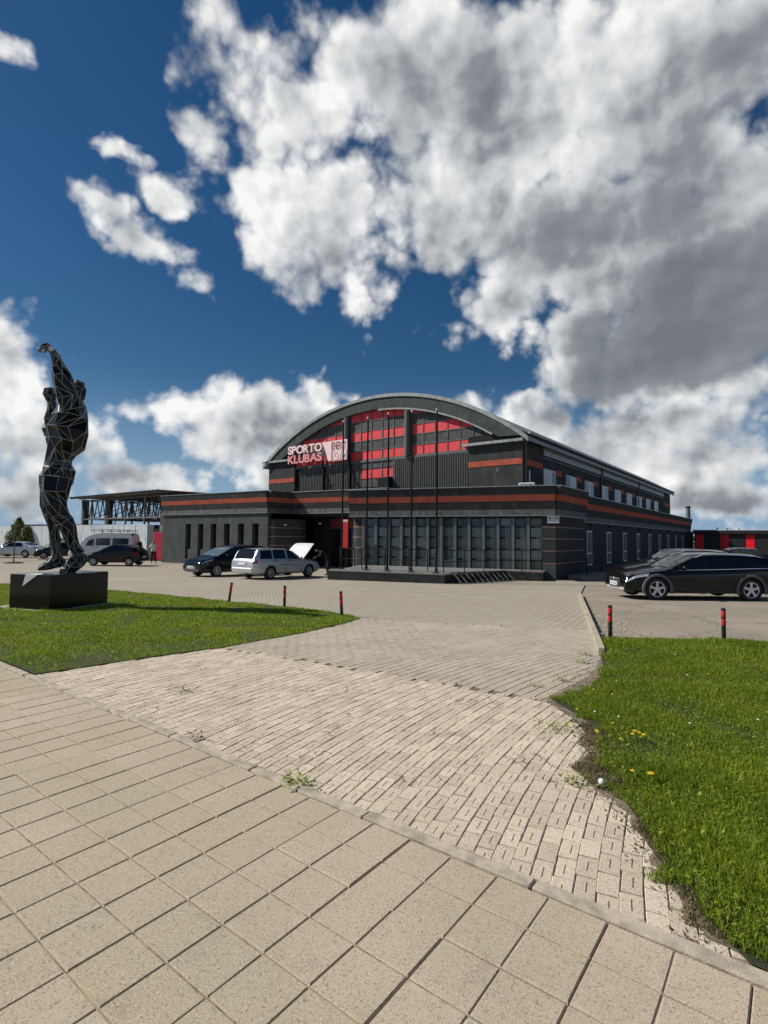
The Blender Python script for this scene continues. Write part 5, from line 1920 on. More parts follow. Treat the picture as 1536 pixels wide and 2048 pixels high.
            if S.get('cladding'):
                mb = MB()
                seg = 18
                pts = []
                for i in range(seg + 1):
                    t = R(-18 + 216 * i / seg)
                    pts.append((math.cos(t), math.sin(t)))
                vs = []
                yy = sd_ * (hw + .012)
                for (c, s) in pts:
                    for rad, yo in ((wr + .035, -.03), (wr + .04, .006), (wr + .12, .004), (wr + .125, -.045)):
                        vs.append((ax - mid + c * rad, yy + sd_ * yo, wr + s * rad))
                fs = []
                for i in range(seg):
                    for j in range(3):
                        q = i * 4 + j
                        fs.append((q, q + 1, q + 5, q + 4))
                mb.add(vs, fs, 0, True)
                mb.build('arch_cladding', M_PLAST, root)
    return root, mid, P, Pn


# estate car at the right: big dark estate with grey wheel-arch cladding
ESTATE = dict(L=4.94, W=1.90, axles=(0.93, 3.84), wheel_r=.355, paint=P_BLACK, spokes=5, cladding=True, rim_r=.245,
              top=[(0, .60), (.05, .72), (.3, .83), (.8, .93), (1.38, 1.01), (1.75, 1.21), (2.15, 1.39), (2.6, 1.465), (3.2, 1.485), (3.8, 1.465), (4.3, 1.41), (4.52, 1.34), (4.76, 1.08), (4.88, .98), (4.94, .70)],
              belt=[(0, .56), (.3, .77), (1.0, .88), (1.5, .93), (3.0, .975), (4.4, 1.02), (4.94, .98)],
              windows=[(1.62, 2.62, 2.10, 2.66, .94), (2.70, 3.58, 2.74, 3.46, .94), (3.65, 4.34, 3.52, 3.98, .90)], screen=(1.42, 2.14), rear=(4.50, 4.77),
              head=[(.06, .62, 4.05, 4.95)], tail=[(4.55, 4.92, 4.1, 4.9)], mirror=1.72, rails=(2.2, 4.2), railm=M_CHR, chrome=(1.62, 4.36), seams=(1.5, 2.66, 3.62), handles=(2.45, 3.4), sillm=M_PLAST, lipm=M_CHR,
              low=[(0, .30), (.2, .22), (.9, .235), (3.8, .235), (4.6, .27), (4.94, .36)], grille=(.34, .66, .40), plate_f=.47)
build_car('estate_car', 'glossy black estate car with grey arch cladding and five spoke wheels on the tarmac bay', ESTATE, (-2.82, 20.15, gz(-2.8, 20.1) - .045), math.atan2(.6, .8), 'parked cars')
CROSS = dict(ESTATE)
CROSS.update(L=4.62, W=1.84, axles=(.92, 3.58), cladding=False, rails=(2.1, 3.9), chrome=None,
             top=[(0, .66), (.05, .80), (.3, .93), (.8, 1.03), (1.25, 1.09), (1.65, 1.32), (2.0, 1.50), (2.5, 1.60), (3.2, 1.61), (3.8, 1.56), (4.15, 1.44), (4.4, 1.15), (4.55, 1.05), (4.62, .75)],
             belt=[(0, .60), (.3, .86), (1.0, .97), (1.5, 1.01), (3.0, 1.05), (4.2, 1.10), (4.62, 1.02)],
             windows=[(1.45, 2.42, 1.92, 2.46, .94), (2.5, 3.4, 2.54, 3.36, .94), (3.47, 4.0, 3.44, 3.8, .9)], screen=(1.29, 2.0), rear=(4.16, 4.40), tail=[(4.3, 4.6, 4.1, 4.9)], mirror=1.56, seams=(1.35, 2.46, 3.44), handles=(2.3, 3.2))
build_car('crossover_car', 'dark crossover car parked behind the black estate, only bonnet and roof showing', CROSS, (-3.75, 23.2, gz(-3.7, 23.2) - .045), math.atan2(.6, .8), 'parked cars')
SUV = dict(CROSS); SUV['paint'] = P_DARK
build_car('parked_suv', 'dark grey hatchback parked far off by the red and black garages', SUV, (-2.9, 54.3, gz(-2.9, 54.3) - .045), R(205), 'parked cars')
# silver estate with its bonnet up
GOLF = dict(L=4.40, W=1.74, axles=(.88, 3.39), wheel_r=.31, paint=P_SILV, spokes=9, rim_r=.20, side_strip=True, glass=M_CGL, front_glass=M_CGLP,
            top=[(0, .56), (.05, .68), (.25, .79), (.8, .88), (1.30, .96), (1.65, 1.18), (1.95, 1.37), (2.3, 1.45), (3.0, 1.475), (3.7, 1.455), (4.05, 1.42), (4.2, 1.20), (4.32, .96), (4.38, .86), (4.40, .60)],
            belt=[(0, .52), (.25, .74), (1.0, .86), (1.4, .90), (3.0, .93), (4.1, .95), (4.40, .90)],
            windows=[(1.50, 2.30, 1.94, 2.33, .94), (2.40, 3.20, 2.43, 3.17, .94), (3.28, 4.00, 3.26, 3.92, .92)], screen=(1.34, 1.95), rear=(4.06, 4.31),
            head=[(.08, .42, 4.2, 4.9)], tail=[(4.14, 4.385, 3.6, 4.95)], mirror=1.58, rails=(2.1, 4.0), seams=(1.45, 2.36, 3.22), handles=(2.2, 3.1), handlem=M_BPL, lipm=M_BPL, bumpm=P_SILV, plate_r=.74, mirrorm=P_SILV)
golf, gmid, gP, gPn = build_car('silver_estate_car', 'silver estate car with its bonnet raised in front of the entrance', GOLF, (-20.42, 18.15, gz(-20.4, 18.1) + 0.0), R(-90), 'parked cars')
# raised bonnet and dark engine bay
vs, vs2, fs = [], [], []
nx_, ny_ = 8, 8
for i in range(nx_ + 1):
    x = .14 + (1.22 - .14) * i / nx_
    for j in range(ny_ + 1):
        y = -1 + 2 * j / ny_
        p = gPn(x, 6.0 + 2 * (1 - abs(y)), 1 if y >= 0 else -1, .006)
        vs.append(Vector((p.x, p.y * .98, p.z)))
for i in range(nx_):
    for j in range(ny_):
        q = i * (ny_ + 1) + j
        fs.append((q, q + 1, q + ny_ + 2, q + ny_ + 1))
mb = MB(); mb.add(vs, fs); mb.build('engine_bay', M_BPL, golf)
hinge = Vector((1.22 - gmid, 0, .965))
Mh = Matrix.Translation(hinge) @ Matrix.Rotation(R(52), 4, 'Y') @ Matrix.Translation(-hinge)
up = [Mh @ (v + Vector((0, 0, .012))) for v in vs]
dn = [Mh @ (v - Vector((0, 0, .02))) for v in vs]
mb = MB(); mb.add(up, fs, 0, True); mb.add(dn, [f[::-1] for f in fs], 0, True)
rim_ = [i * (ny_ + 1) for i in range(nx_ + 1)]
mb.build('raised_bonnet', mat('pale_silver_bonnet', (0.62, 0.63, 0.63), 0.45, var=0.04), golf)
mb = MB(); mb.tube((.35 - gmid, -.5, .82), Mh @ Vector((.5 - gmid, -.5, .83)), .008, seg=6); mb.build('bonnet_stay', M_BPL, golf)
mb = MB(); mb.bbox(-.35, .35, -.45, .45, 0, .16, .05); mb.build('engine_block', M_PLAST, golf, (.62 - gmid, 0, .74))
# black people carrier, nose out
MPV = dict(L=4.58, W=1.76, axles=(.90, 3.65), wheel_r=.325, paint=P_BLACK, spokes=9, rim_r=.215,
           top=[(0, .62), (.05, .74), (.25, .87), (.6, .97), (.98, 1.06), (1.4, 1.27), (1.8, 1.46), (2.3, 1.58), (3.0, 1.61), (3.7, 1.58), (4.15, 1.50), (4.35, 1.25), (4.5, 1.02), (4.58, .65)],
           belt=[(0, .58), (.25, .80), (.9, .93), (1.4, .98), (3.0, 1.03), (4.2, 1.06), (4.58, 1.0)],
           windows=[(1.28, 2.30, 1.82, 2.34, .94), (2.42, 3.30, 2.46, 3.26, .94), (3.38, 4.15, 3.34, 4.0, .92)], screen=(1.02, 1.80), rear=(4.16, 4.42), front_glass=M_CGLP,
           head=[(.06, .62, 4.3, 4.95)], tail=[(4.3, 4.55, 4.0, 4.95)], mirror=1.42, rails=None, seams=(1.2, 2.38, 3.34), handles=(2.2, 3.2), grille=(.36, .52, .42), plate_f=.50)
build_car('people_carrier', 'black people carrier parked nose out beside the silver estate', MPV, (-23.85, 17.75, gz(-23.8, 17.7) + .0), R(90), 'parked cars')
CAMA = YAW                                    # lines of cars on the left stand square to the view over the lawn
HATCH = dict(MPV)
HATCH.update(L=3.85, W=1.68, axles=(.72, 3.16), wheel_r=.29, rim_r=.19,
             top=[(0, .60), (.05, .72), (.25, .84), (.7, .95), (1.0, 1.02), (1.4, 1.24), (1.8, 1.41), (2.2, 1.47), (2.8, 1.45), (3.3, 1.36), (3.6, 1.15), (3.75, 1.0), (3.85, .62)],
             belt=[(0, .56), (.25, .77), (.9, .88), (1.4, .92), (3.0, 1.0), (3.85, .96)], windows=[(1.25, 2.1, 1.78, 2.14, .93), (2.2, 3.05, 2.24, 2.9, .92)], screen=(1.04, 1.78), rear=(3.34, 3.70),
             tail=[(3.5, 3.83, 4.0, 4.95)], mirror=1.35, seams=(1.15, 2.18), handles=(2.0, 2.85))
build_car('small_hatchback', 'small black hatchback parked in front of the white van', HATCH, (-37.6, 18.55, -.47), CAMA, 'parked cars')
SEDAN = dict(GOLF)
SEDAN.update(L=4.75, W=1.80, axles=(.95, 3.70), wheel_r=.33, rim_r=.23, spokes=5, side_strip=False, rails=None, front_glass=M_CGL,
             top=[(0, .58), (.05, .70), (.3, .80), (.8, .90), (1.45, .99), (1.85, 1.22), (2.2, 1.38), (2.6, 1.45), (3.0, 1.44), (3.5, 1.34), (4.0, 1.12), (4.3, 1.05), (4.6, 1.02), (4.7, .92), (4.75, .60)],
             belt=[(0, .54), (.3, .75), (1.0, .87), (1.5, .92), (3.0, .96), (4.0, .99), (4.75, .94)], windows=[(1.72, 2.6, 2.14, 2.63, .93), (2.7, 3.5, 2.73, 3.28, .92)], screen=(1.5, 2.2), rear=(3.45, 4.0),
             tail=[(4.45, 4.73, 4.0, 4.95)], mirror=1.75, seams=(1.6, 2.66), handles=(2.5, 3.35))
build_car('silver_saloon', 'silver saloon car parked in front of the leafy tree by the white fence', SEDAN, (-57.4, 19.0, -.47), CAMA, 'parked cars')
DARKC = dict(SEDAN); DARKC['paint'] = P_DARK
build_car('dark_saloon', 'dark car hidden behind the silver saloon by the white fence', DARKC, (-62.8, 20.6, -.47), CAMA + R(4), 'parked cars')
BFR = dict(HATCH); BFR['L'] = 3.85
build_car('black_compact_car', 'black compact car nose on between the silver saloon and the statue', BFR, (-51.9, 20.6, -.47), CAMA + R(28), 'parked cars')

# ------------------------------------------------------------------ white panel van with roof rack and spare wheel
VAN = dict(L=5.3, W=1.95, axles=(1.0, 4.05), wheel_r=.34, paint=P_VAN, spokes=9, rim_r=.20, tumble=.12,
           top=[(0, .70), (.05, .85), (.3, 1.02), (.75, 1.16), (1.15, 1.55), (1.5, 1.98), (1.8, 2.10), (2.2, 2.26), (3.0, 2.32), (4.5, 2.32), (5.0, 2.28), (5.2, 2.0), (5.27, 1.2), (5.30, .6)],
           belt=[(0, .66), (.3, .94), (.9, 1.08), (1.4, 1.15), (3.0, 1.18), (5.0, 1.18), (5.3, 1.1)],
           windows=[(1.45, 2.10, 1.66, 2.12, .62), (2.25, 3.45, 2.27, 3.43, .62), (3.6, 4.95, 3.62, 4.93, .62)], screen=(.85, 1.48), rear=(5.02, 5.15),
           head=[(.08, .40, 4.2, 4.9)], tail=[(5.1, 5.28, 3.4, 4.5)], mirror=1.4, rails=None, seams=(1.35, 2.18, 3.52), handles=(2.0, 2.4), handlem=M_BPL, bumpm=M_PLAST)
van, vmid, vP, vPn = build_car('panel_van', 'white high roofed van with dark windows and a roof rack behind the hatchback', VAN, (-46.9, 22.0, -.47), CAMA + R(3), 'parked cars')
rk = empty('roof_rack', (0, 0, 0)); rk.parent = van
for sd_ in (1, -1):
    mb = MB(); mb.tube((1.75 - vmid, sd_ * .72, 2.56), (5.05 - vmid, sd_ * .72, 2.56), .022, seg=6); mb.build('rack_rail', M_BPL, rk)
    mb = MB(); mb.tube((1.75 - vmid, sd_ * .72, 2.44), (5.05 - vmid, sd_ * .72, 2.44), .018, seg=6); mb.build('rack_rail', M_BPL, rk)
    for q in range(5):
        x_ = 2.0 + q * .72 - vmid
        mb = MB(); mb.tube((x_, sd_ * .72, 2.18), (x_, sd_ * .72, 2.56), .018, seg=6); mb.build('rack_post', M_BPL, rk)
for q in range(7):
    x_ = 1.85 + q * .52 - vmid
    mb = MB(); mb.tube((x_, -.72, 2.45), (x_, .72, 2.45), .016, seg=6); mb.build('rack_bar', M_BPL, rk)
mb = MB(); mb.lathe([(.2, -.09), (.32, -.1), (.345, -.06), (.345, .06), (.32, .1), (.2, .09), (0, .09)], 20, Matrix.Translation((5.42 - vmid, .25, 1.25)) @ Matrix.Rotation(R(90), 4, 'Y')); mb.build('spare_wheel', M_TYRE, van)
# ------------------------------------------------------------------ faceted statue of an athlete on a black plinth
ST = (-14.15, 5.61)
ST_ROT = R(68.37)
LOFTS = [
    ('torso', [(-0.107, 0, 3.205, 0.288, 0.288), (-0.104, 0, 3.425, 0.256, 0.268), (-0.069, 0, 3.612, 0.29, 0.311), (0.018, 0, 3.854, 0.389, 0.411), (0.071, 0, 4.157, 0.436, 0.489), (0.113, 0, 4.497, 0.372, 0.524), (0.146, 0, 4.788, 0.285, 0.439), (0.183, 0, 4.968, 0.165, 0.22)]),
    ('pelvis', [(-0.093, 0, 3.402, 0.239, 0.26), (-0.097, 0, 3.205, 0.322, 0.322), (-0.12, 0, 2.96, 0.342, 0.342), (-0.174, 0, 2.737, 0.289, 0.33), (-0.189, 0, 2.567, 0.247, 0.288)]),
    ('near_leg', [(-0.129, -0.22, 2.975, 0.316, 0.204), (-0.158, -0.24, 2.612, 0.274, 0.213), (-0.128, -0.24, 2.339, 0.224, 0.183), (-0.038, -0.23, 2.104, 0.184, 0.154), (0.07, -0.22, 1.927, 0.186, 0.145), (0.149, -0.21, 1.748, 0.166, 0.145), (0.219, -0.2, 1.508, 0.136, 0.125), (0.3, -0.19, 1.291, 0.116, 0.105), (0.389, -0.19, 1.145, 0.127, 0.116)]),
    ('near_foot', [(0.563, -0.19, 1.047, 0.086, 0.11), (0.477, -0.19, 1.048, 0.143, 0.135), (0.353, -0.19, 0.952, 0.17, 0.145), (0.231, -0.19, 0.834, 0.155, 0.168), (0.11, -0.19, 0.76, 0.097, 0.167), (-0.002, -0.19, 0.739, 0.055, 0.141)]),
    ('far_leg', [(-0.196, 0.22, 3.011, 0.272, 0.209), (-0.288, 0.21, 2.638, 0.207, 0.207), (-0.289, 0.18, 2.356, 0.176, 0.187), (-0.248, 0.16, 2.089, 0.135, 0.145), (-0.178, 0.13, 1.87, 0.115, 0.136), (-0.137, 0.13, 1.576, 0.105, 0.126), (-0.105, 0.13, 1.258, 0.084, 0.105), (-0.066, 0.13, 1.037, 0.105, 0.115)]),
    ('far_foot', [(0.107, 0.13, 0.912, 0.072, 0.11), (0.021, 0.13, 0.938, 0.143, 0.133), (-0.106, 0.13, 0.964, 0.155, 0.145), (-0.227, 0.13, 0.869, 0.112, 0.167), (-0.338, 0.13, 0.8180000000000001, 0.069, 0.166), (-0.439, 0.13, 0.784, 0.042, 0.14)]),
    ('neck_head', [(0.129, 0, 4.754, 0.179, 0.192), (0.167, 0, 4.909, 0.154, 0.154), (0.216, 0, 5.042, 0.181, 0.181), (0.243, 0, 5.209, 0.181, 0.194), (0.206, 0, 5.342, 0.155, 0.168), (0.151, 0, 5.396, 0.09, 0.103)]),
    ('raised_arm', [(0.128, -0.42, 4.623, 0.235, 0.186), (0.037, -0.46, 4.88, 0.221, 0.172), (-0.044, -0.48, 5.165, 0.208, 0.17), (-0.113, -0.5, 5.389, 0.206, 0.157), (-0.185, -0.52, 5.578, 0.131, 0.111), (-0.243, -0.52, 5.784, 0.1, 0.09), (-0.317, -0.52, 5.913, 0.075, 0.08), (-0.4, -0.52, 6.005, 0.064, 0.069)]),
    ('raised_hand', [(-0.369, -0.52, 5.975, 0.059, 0.069), (-0.441, -0.52, 6.033, 0.069, 0.089), (-0.5, -0.52, 6.009, 0.059, 0.098), (-0.538, -0.52, 5.966, 0.044, 0.078)]),
    ('finger', [(-0.496, -0.62, 5.968, 0.025, 0.025), (-0.553, -0.62, 5.921, 0.023, 0.023), (-0.59, -0.62, 5.879, 0.019, 0.019), (-0.589, -0.62, 5.832, 0.014, 0.014)]),
    ('finger', [(-0.498, -0.56, 5.986, 0.025, 0.025), (-0.555, -0.56, 5.932, 0.023, 0.023), (-0.581, -0.56, 5.884, 0.019, 0.019), (-0.572, -0.56, 5.847, 0.014, 0.014)]),
    ('finger', [(-0.5, -0.5, 6.003, 0.026, 0.026), (-0.557, -0.5, 5.943, 0.023, 0.023), (-0.571, -0.5, 5.89, 0.02, 0.02), (-0.554, -0.5, 5.862, 0.014, 0.014)]),
    ('finger', [(-0.502, -0.44, 6.021, 0.026, 0.026), (-0.559, -0.44, 5.953, 0.024, 0.024), (-0.561, -0.44, 5.896, 0.02, 0.02), (-0.537, -0.44, 5.878, 0.014, 0.014)]),
    ('thumb', [(-0.422, -0.42, 5.995, 0.026, 0.026), (-0.461, -0.38, 5.952, 0.024, 0.024), (-0.489, -0.38, 5.898, 0.016, 0.016)]),
    ('bent_upper_arm', [(0.032, 0.42, 4.822, 0.202, 0.167), (-0.069, 0.46, 4.6, 0.189, 0.166), (-0.212, 0.52, 4.364, 0.165, 0.153), (-0.333, 0.54, 4.126, 0.129, 0.129)]),
    ('bent_forearm', [(-0.342, 0.54, 4.075, 0.109, 0.109), (-0.337, 0.54, 4.252, 0.146, 0.146), (-0.324, 0.53, 4.505, 0.135, 0.135), (-0.3, 0.5, 4.755, 0.098, 0.11), (-0.306, 0.48, 4.928, 0.085, 0.098)]),
    ('fist', [(-0.304, 0.48, 4.877, 0.074, 0.085), (-0.33, 0.48, 5.0, 0.122, 0.122), (-0.367, 0.48, 5.147, 0.133, 0.133), (-0.381, 0.48, 5.259, 0.097, 0.109)]),
]


def loft_mesh(mb, rows, seg=10):
    pts = [Vector(r[:3]) for r in rows]
    rings = []
    for i, r in enumerate(rows):
        t = (pts[min(i + 1, len(pts) - 1)] - pts[max(i - 1, 0)]).normalized()
        a = Vector((0, 1, 0)).cross(t)
        if a.length < 1e-4:
            a = Vector((1, 0, 0))
        a.normalize()
        b_ = t.cross(a).normalized()
        rings.append([pts[i] + a * r[3] * math.cos(2 * math.pi * q / seg) + b_ * r[4] * math.sin(2 * math.pi * q / seg) for q in range(seg)])
    vs = [v for rg in rings for v in rg]
    fs = []
    for i in range(len(rows) - 1):
        for q in range(seg):
            fs.append((i * seg + q, i * seg + (q + 1) % seg, (i + 1) * seg + (q + 1) % seg, (i + 1) * seg + q))
    fs.append(tuple(range(seg - 1, -1, -1)))
    fs.append(tuple(range((len(rows) - 1) * seg, len(rows) * seg)))
    mb.add(vs, fs)


def evaluated(ob):
    bpy.context.view_layer.update()
    dg = bpy.context.evaluated_depsgraph_get()
    return bpy.data.meshes.new_from_object(ob.evaluated_get(dg))


M_STAT = mat('black_steel_facets', (0.004, 0.0043, 0.005), 0.34, var=0.3, scale=1.5, spec=0.28)
M_SEAM = mat('ground_weld_seam', (0.27, 0.27, 0.26), 0.5, metal=0.25, var=0.25, scale=6)
M_GRAN = mat('polished_black_granite', (0.007, 0.008, 0.008), 0.2, var=0.5, scale=60, spec=0.35)
statue = empty('athlete_statue', (ST[0], ST[1], 0.0), ST_ROT, 'tall faceted black steel statue of an athlete reaching up from a black plinth', 'statue')
SIDES = dict(torso=9, pelvis=9, near_leg=7, far_leg=7, near_foot=6, far_foot=6, neck_head=7, raised_arm=7, raised_hand=6, bent_upper_arm=7, bent_forearm=7, fist=6)
rs = random.Random(31)


def facet_loft(nm, rows):
    """a limb as a ring of flat plates; the corners wander so that no two plates are alike"""
    mb = MB()
    seg = SIDES.get(nm, 5)
    pts = [Vector(r[:3]) for r in rows]
    rings = []
    for i, r in enumerate(rows):
        t = (pts[min(i + 1, len(pts) - 1)] - pts[max(i - 1, 0)]).normalized()
        a = Vector((0, 1, 0)).cross(t)
        a = a.normalized() if a.length > 1e-4 else Vector((1, 0, 0))
        b_ = t.cross(a).normalized()
        ph = rs.uniform(-.25, .25) + (0.45 if i % 2 else 0)
        big = seg > 5
        ring = []
        for q in range(seg):
            an = 2 * math.pi * q / seg + ph + (rs.uniform(-.16, .16) if big else 0)
            k_ = rs.uniform(.97, 1.09) if big else 1.0
            ring.append(pts[i] + a * r[3] * k_ * 1.04 * math.cos(an) + b_ * r[4] * k_ * 1.04 * math.sin(an) + (t * rs.uniform(-.03, .03) if big and 0 < i < len(rows) - 1 else Vector()))
        rings.append(ring)
    vs = [v for rg in rings for v in rg]
    fs = []
    for i in range(len(rows) - 1):
        for q in range(seg):
            A_, B_, C_, D_ = i * seg + q, i * seg + (q + 1) % seg, (i + 1) * seg + (q + 1) % seg, (i + 1) * seg + q
            fs += [(A_, B_, C_), (A_, C_, D_)] if rs.random() < .5 else [(A_, B_, D_), (B_, C_, D_)]
    fs.append(tuple(range(seg - 1, -1, -1)))
    fs.append(tuple(range((len(rows) - 1) * seg, len(rows) * seg)))
    mb.add(vs, fs)
    me = mb.mesh('facets', M_STAT)
    bm = bmesh.new(); bm.from_mesh(me)
    bmesh.ops.recalc_face_normals(bm, faces=bm.faces[:])
    bmesh.ops.triangulate(bm, faces=[f for f in bm.faces if len(f.verts) > 4])
    bm.to_mesh(me); bm.free()
    ob = bpy.data.objects.new('facets', me)
    COL.objects.link(ob)
    return ob


obs = [facet_loft(nm, rows) for nm, rows in LOFTS]
for ob in obs[1:]:
    md = obs[0].modifiers.new('u', 'BOOLEAN')
    md.operation = 'UNION'
    md.solver = 'EXACT'
    md.object = ob
body = evaluated(obs[0])
for ob in obs:
    bpy.data.objects.remove(ob)
bm = bmesh.new(); bm.from_mesh(body)
for v in bm.verts:                                  # soles rest flat on the plinth
    v.co.z = max(v.co.z, 0.702)
bmesh.ops.remove_doubles(bm, verts=bm.verts[:], dist=.012)
bmesh.ops.dissolve_limit(bm, angle_limit=R(15), verts=bm.verts[:], edges=bm.edges[:])
bmesh.ops.triangulate(bm, faces=[f for f in bm.faces if len(f.verts) > 5])
bmesh.ops.join_triangles(bm, faces=[f for f in bm.faces if len(f.verts) == 3], angle_face_threshold=R(34), angle_shape_threshold=R(80))
bmesh.ops.recalc_face_normals(bm, faces=bm.faces[:])
edges = [(e.verts[0].co.copy(), e.verts[1].co.copy(), e.calc_length(), sum((f.normal for f in e.link_faces), Vector())) for e in bm.edges]
bm.to_mesh(body); bm.free()
body.materials.clear(); body.materials.append(M_STAT)
body.polygons.foreach_set('use_smooth', [False] * len(body.polygons))
link('figure', body, statue)
seam = MB()
for a, b_, L_, nn in edges:
    if L_ < .012:
        continue
    w_ = 0.016 if a.z < 5.8 and L_ > .1 else 0.012
    nn = nn.normalized() if nn.length > 1e-5 else Vector((0, 0, 1))
    t = (b_ - a).normalized()
    s = nn.cross(t).normalized()
    h = .005
    vs = []
    for p_ in (a - t * w_ * .2, b_ + t * w_ * .2):
        vs += [p_ - s * w_ / 2 - nn * .012, p_ + s * w_ / 2 - nn * .012, p_ + s * w_ / 2 * .8 + nn * h, p_ - s * w_ / 2 * .8 + nn * h]
    seam.add(vs, [(0, 1, 5, 4), (1, 2, 6, 5), (2, 3, 7, 6), (3, 0, 4, 7), (3, 2, 1, 0), (4, 5, 6, 7)])
seam.build('weld_seams', M_SEAM, statue)
mb = MB(); mb.tube((-.345, -.44, 6.0 - .03), (-.345, -.61, 6.0 - .03), .062, .06, seg=8); mb.build('wrist_band', mat('pale_wrist_band', (0.6, 0.6, 0.58), 0.5, var=0.05), statue, (0, 0, -.02))

ST_E1, ST_E2 = Vector((.75, .66)), Vector((-.66, .75))
F_ = Vector((-.17, -1.15))
pc = [F_, F_ + ST_E1 * 1.62, F_ + ST_E1 * 1.62 + ST_E2 * 1.38, F_ + ST_E2 * 1.38]
plinth = empty('statue_plinth', (ST[0], ST[1], gz(*ST)), ST_ROT, 'polished black granite block plinth carrying the faceted statue', 'plinth')
gb = gz(*ST)
ang = math.atan2(ST_E1.y, ST_E1.x)
Mp = Matrix.Translation((F_.x, F_.y, -gb)) @ Matrix.Rotation(ang, 4, 'Z')
# four polished side slabs with fine joints, one top slab
W1, W2 = 1.62, 1.20
for nm, b6 in (('side_slab', (0, W1, 0, .03, gb, .672)), ('side_slab', (0, .03, .032, W2, gb, .672)), ('side_slab', (W1 - .03, W1, .032, W2, gb, .672)), ('side_slab', (.032, W1 - .032, W2 - .03, W2, gb, .672))):
    mb = MB(); mb.box(*b6, M=Mp); mb.build(nm, M_GRAN, plinth)
mb = MB(); mb.bbox(-.004, W1 + .004, -.004, W2 + .004, .674, .705, .004, M=Mp); mb.build('top_slab', M_GRAN, plinth)
mb = MB(); mb.bbox(-.12, W1 + .1, -.1, W2 + .55, gb - .05, gb + .045, .01, M=Mp); mb.build('footing_slab', mat('pale_footing', (0.42, 0.40, 0.36), 0.9, var=0.15, scale=5), plinth)
cloth = empty('white_sheet', (ST[0], ST[1], gz(*ST)), ST_ROT, 'white triangular sheet hanging over the edge of the black plinth', 'sheet')
mb = MB()
q0 = [(-.010, .36, .712), (-.010, .72, .712), (-.014, .80, .44), (.16, .40, .711), (.30, .62, .711)]
mb.add([Mp @ Vector(v) for v in q0], [(0, 1, 2)[::-1], (0, 3, 4, 1)[::-1]])
mb.add([Mp @ (Vector(v) + Vector((-.004, 0, -.002))) for v in q0], [(0, 1, 2), (0, 3, 4, 1)])
mb.build('cloth', mat('white_cloth', (0.75, 0.75, 0.74), 0.8, var=0.05), cloth)


# ------------------------------------------------------------------ people
def person(name, label, loc, rz, joints, bones, paint, mats, sub=2):
    """one continuous skinned body; joints: name -> (x, y, z, radius)"""
    names = list(joints)
    me = bpy.data.meshes.new('person')
    me.from_pydata([joints[n_][:3] for n_ in names], [(names.index(a), names.index(b_)) for a, b_ in bones], [])
    ob = bpy.data.objects.new('person_tmp', me)
    COL.objects.link(ob)
    ob.modifiers.new('skin', 'SKIN')
    for i, n_ in enumerate(names):
        sv = me.skin_vertices[0].data[i]
        r_ = joints[n_][3]
        sv.radius = (r_, r_ * (joints[n_][4] if len(joints[n_]) > 4 else 1.0))
        sv.use_root = (n_ == 'pelvis')
    ss = ob.modifiers.new('sub', 'SUBSURF'); ss.levels = sub; ss.render_levels = sub
    out = evaluated(ob)
    bpy.data.objects.remove(ob)
    out.materials.clear()
    for m in mats:
        out.materials.append(m)
    for p_ in out.polygons:
        c = p_.center
        p_.material_index = paint(c)
        p_.use_smooth = True
    root = empty(name, loc, rz, label, 'person')
    link('figure', out, root)
    return root


def limbs(J, side, hand, spread=.014):
    """four fingers and a thumb at the end of a wrist"""
    w = Vector(J['wrist' + side][:3])
    d = hand.normalized()
    u = d.orthogonal().normalized()
    J['palm' + side] = tuple(w + d * .08) + (.034,)
    B_ = [('wrist' + side, 'palm' + side)]
    for q, ln in enumerate((.065, .078, .074, .058)):
        o = u * (q - 1.5) * .019
        J['kn%s%d' % (side, q)] = tuple(w + d * .105 + o) + (.011,)
        J['tip%s%d' % (side, q)] = tuple(w + d * (.105 + ln) + o * 1.1 + d.cross(u) * .02) + (.008,)
        B_ += [('palm' + side, 'kn%s%d' % (side, q)), ('kn%s%d' % (side, q), 'tip%s%d' % (side, q))]
    J['th' + side] = tuple(w + d * .06 + u * .045) + (.011,)
    J['tt' + side] = tuple(w + d * .10 + u * .062) + (.008,)
    B_ += [('wrist' + side, 'th' + side), ('th' + side, 'tt' + side)]
    return B_


M_SKIN = mat('skin', (0.42, 0.25, 0.18), 0.6, var=0.05)
M_SHIRT = mat('white_shirt', (0.62, 0.61, 0.58), 0.85, var=0.08)
M_TROU = mat('dark_trousers', (0.03, 0.012, 0.016), 0.85, var=0.1)
M_SHOE = mat('dark_shoes', (0.02, 0.02, 0.02), 0.6, var=0.1)
M_HAIR = mat('grey_hair', (0.30, 0.29, 0.27), 0.8, var=0.2)
M_JACK = mat('black_jacket', (0.012, 0.012, 0.014), 0.85, var=0.2)
# standing by the red gate, both hands up to the face with a phone; faces local -Y
J = dict(pelvis=(0, 0, .93, .15, .8), spine=(0, .01, 1.12, .145, .78), chest=(0, .0, 1.32, .16, .75), collar=(0, .0, 1.45, .09), neck=(0, -.01, 1.52, .055), head0=(0, -.03, 1.60, .085), head1=(0, -.03, 1.70, .088), top=(0, -.02, 1.755, .05),
         shl=(-.17, 0, 1.42, .062), ell=(-.27, -.10, 1.20, .046), wristl=(-.09, -.27, 1.42, .03), shr=(.17, 0, 1.42, .062), elr=(.27, -.10, 1.20, .046), wristr=(.09, -.27, 1.42, .03),
         hipl=(-.10, 0, .86, .105), knl=(-.11, -.01, .48, .07), anl=(-.12, .02, .09, .045), tol=(-.14, -.15, .04, .035), hipr=(.10, 0, .86, .105), knr=(.13, -.05, .48, .07), anr=(.17, -.04, .09, .045), tor=(.22, -.20, .04, .035))
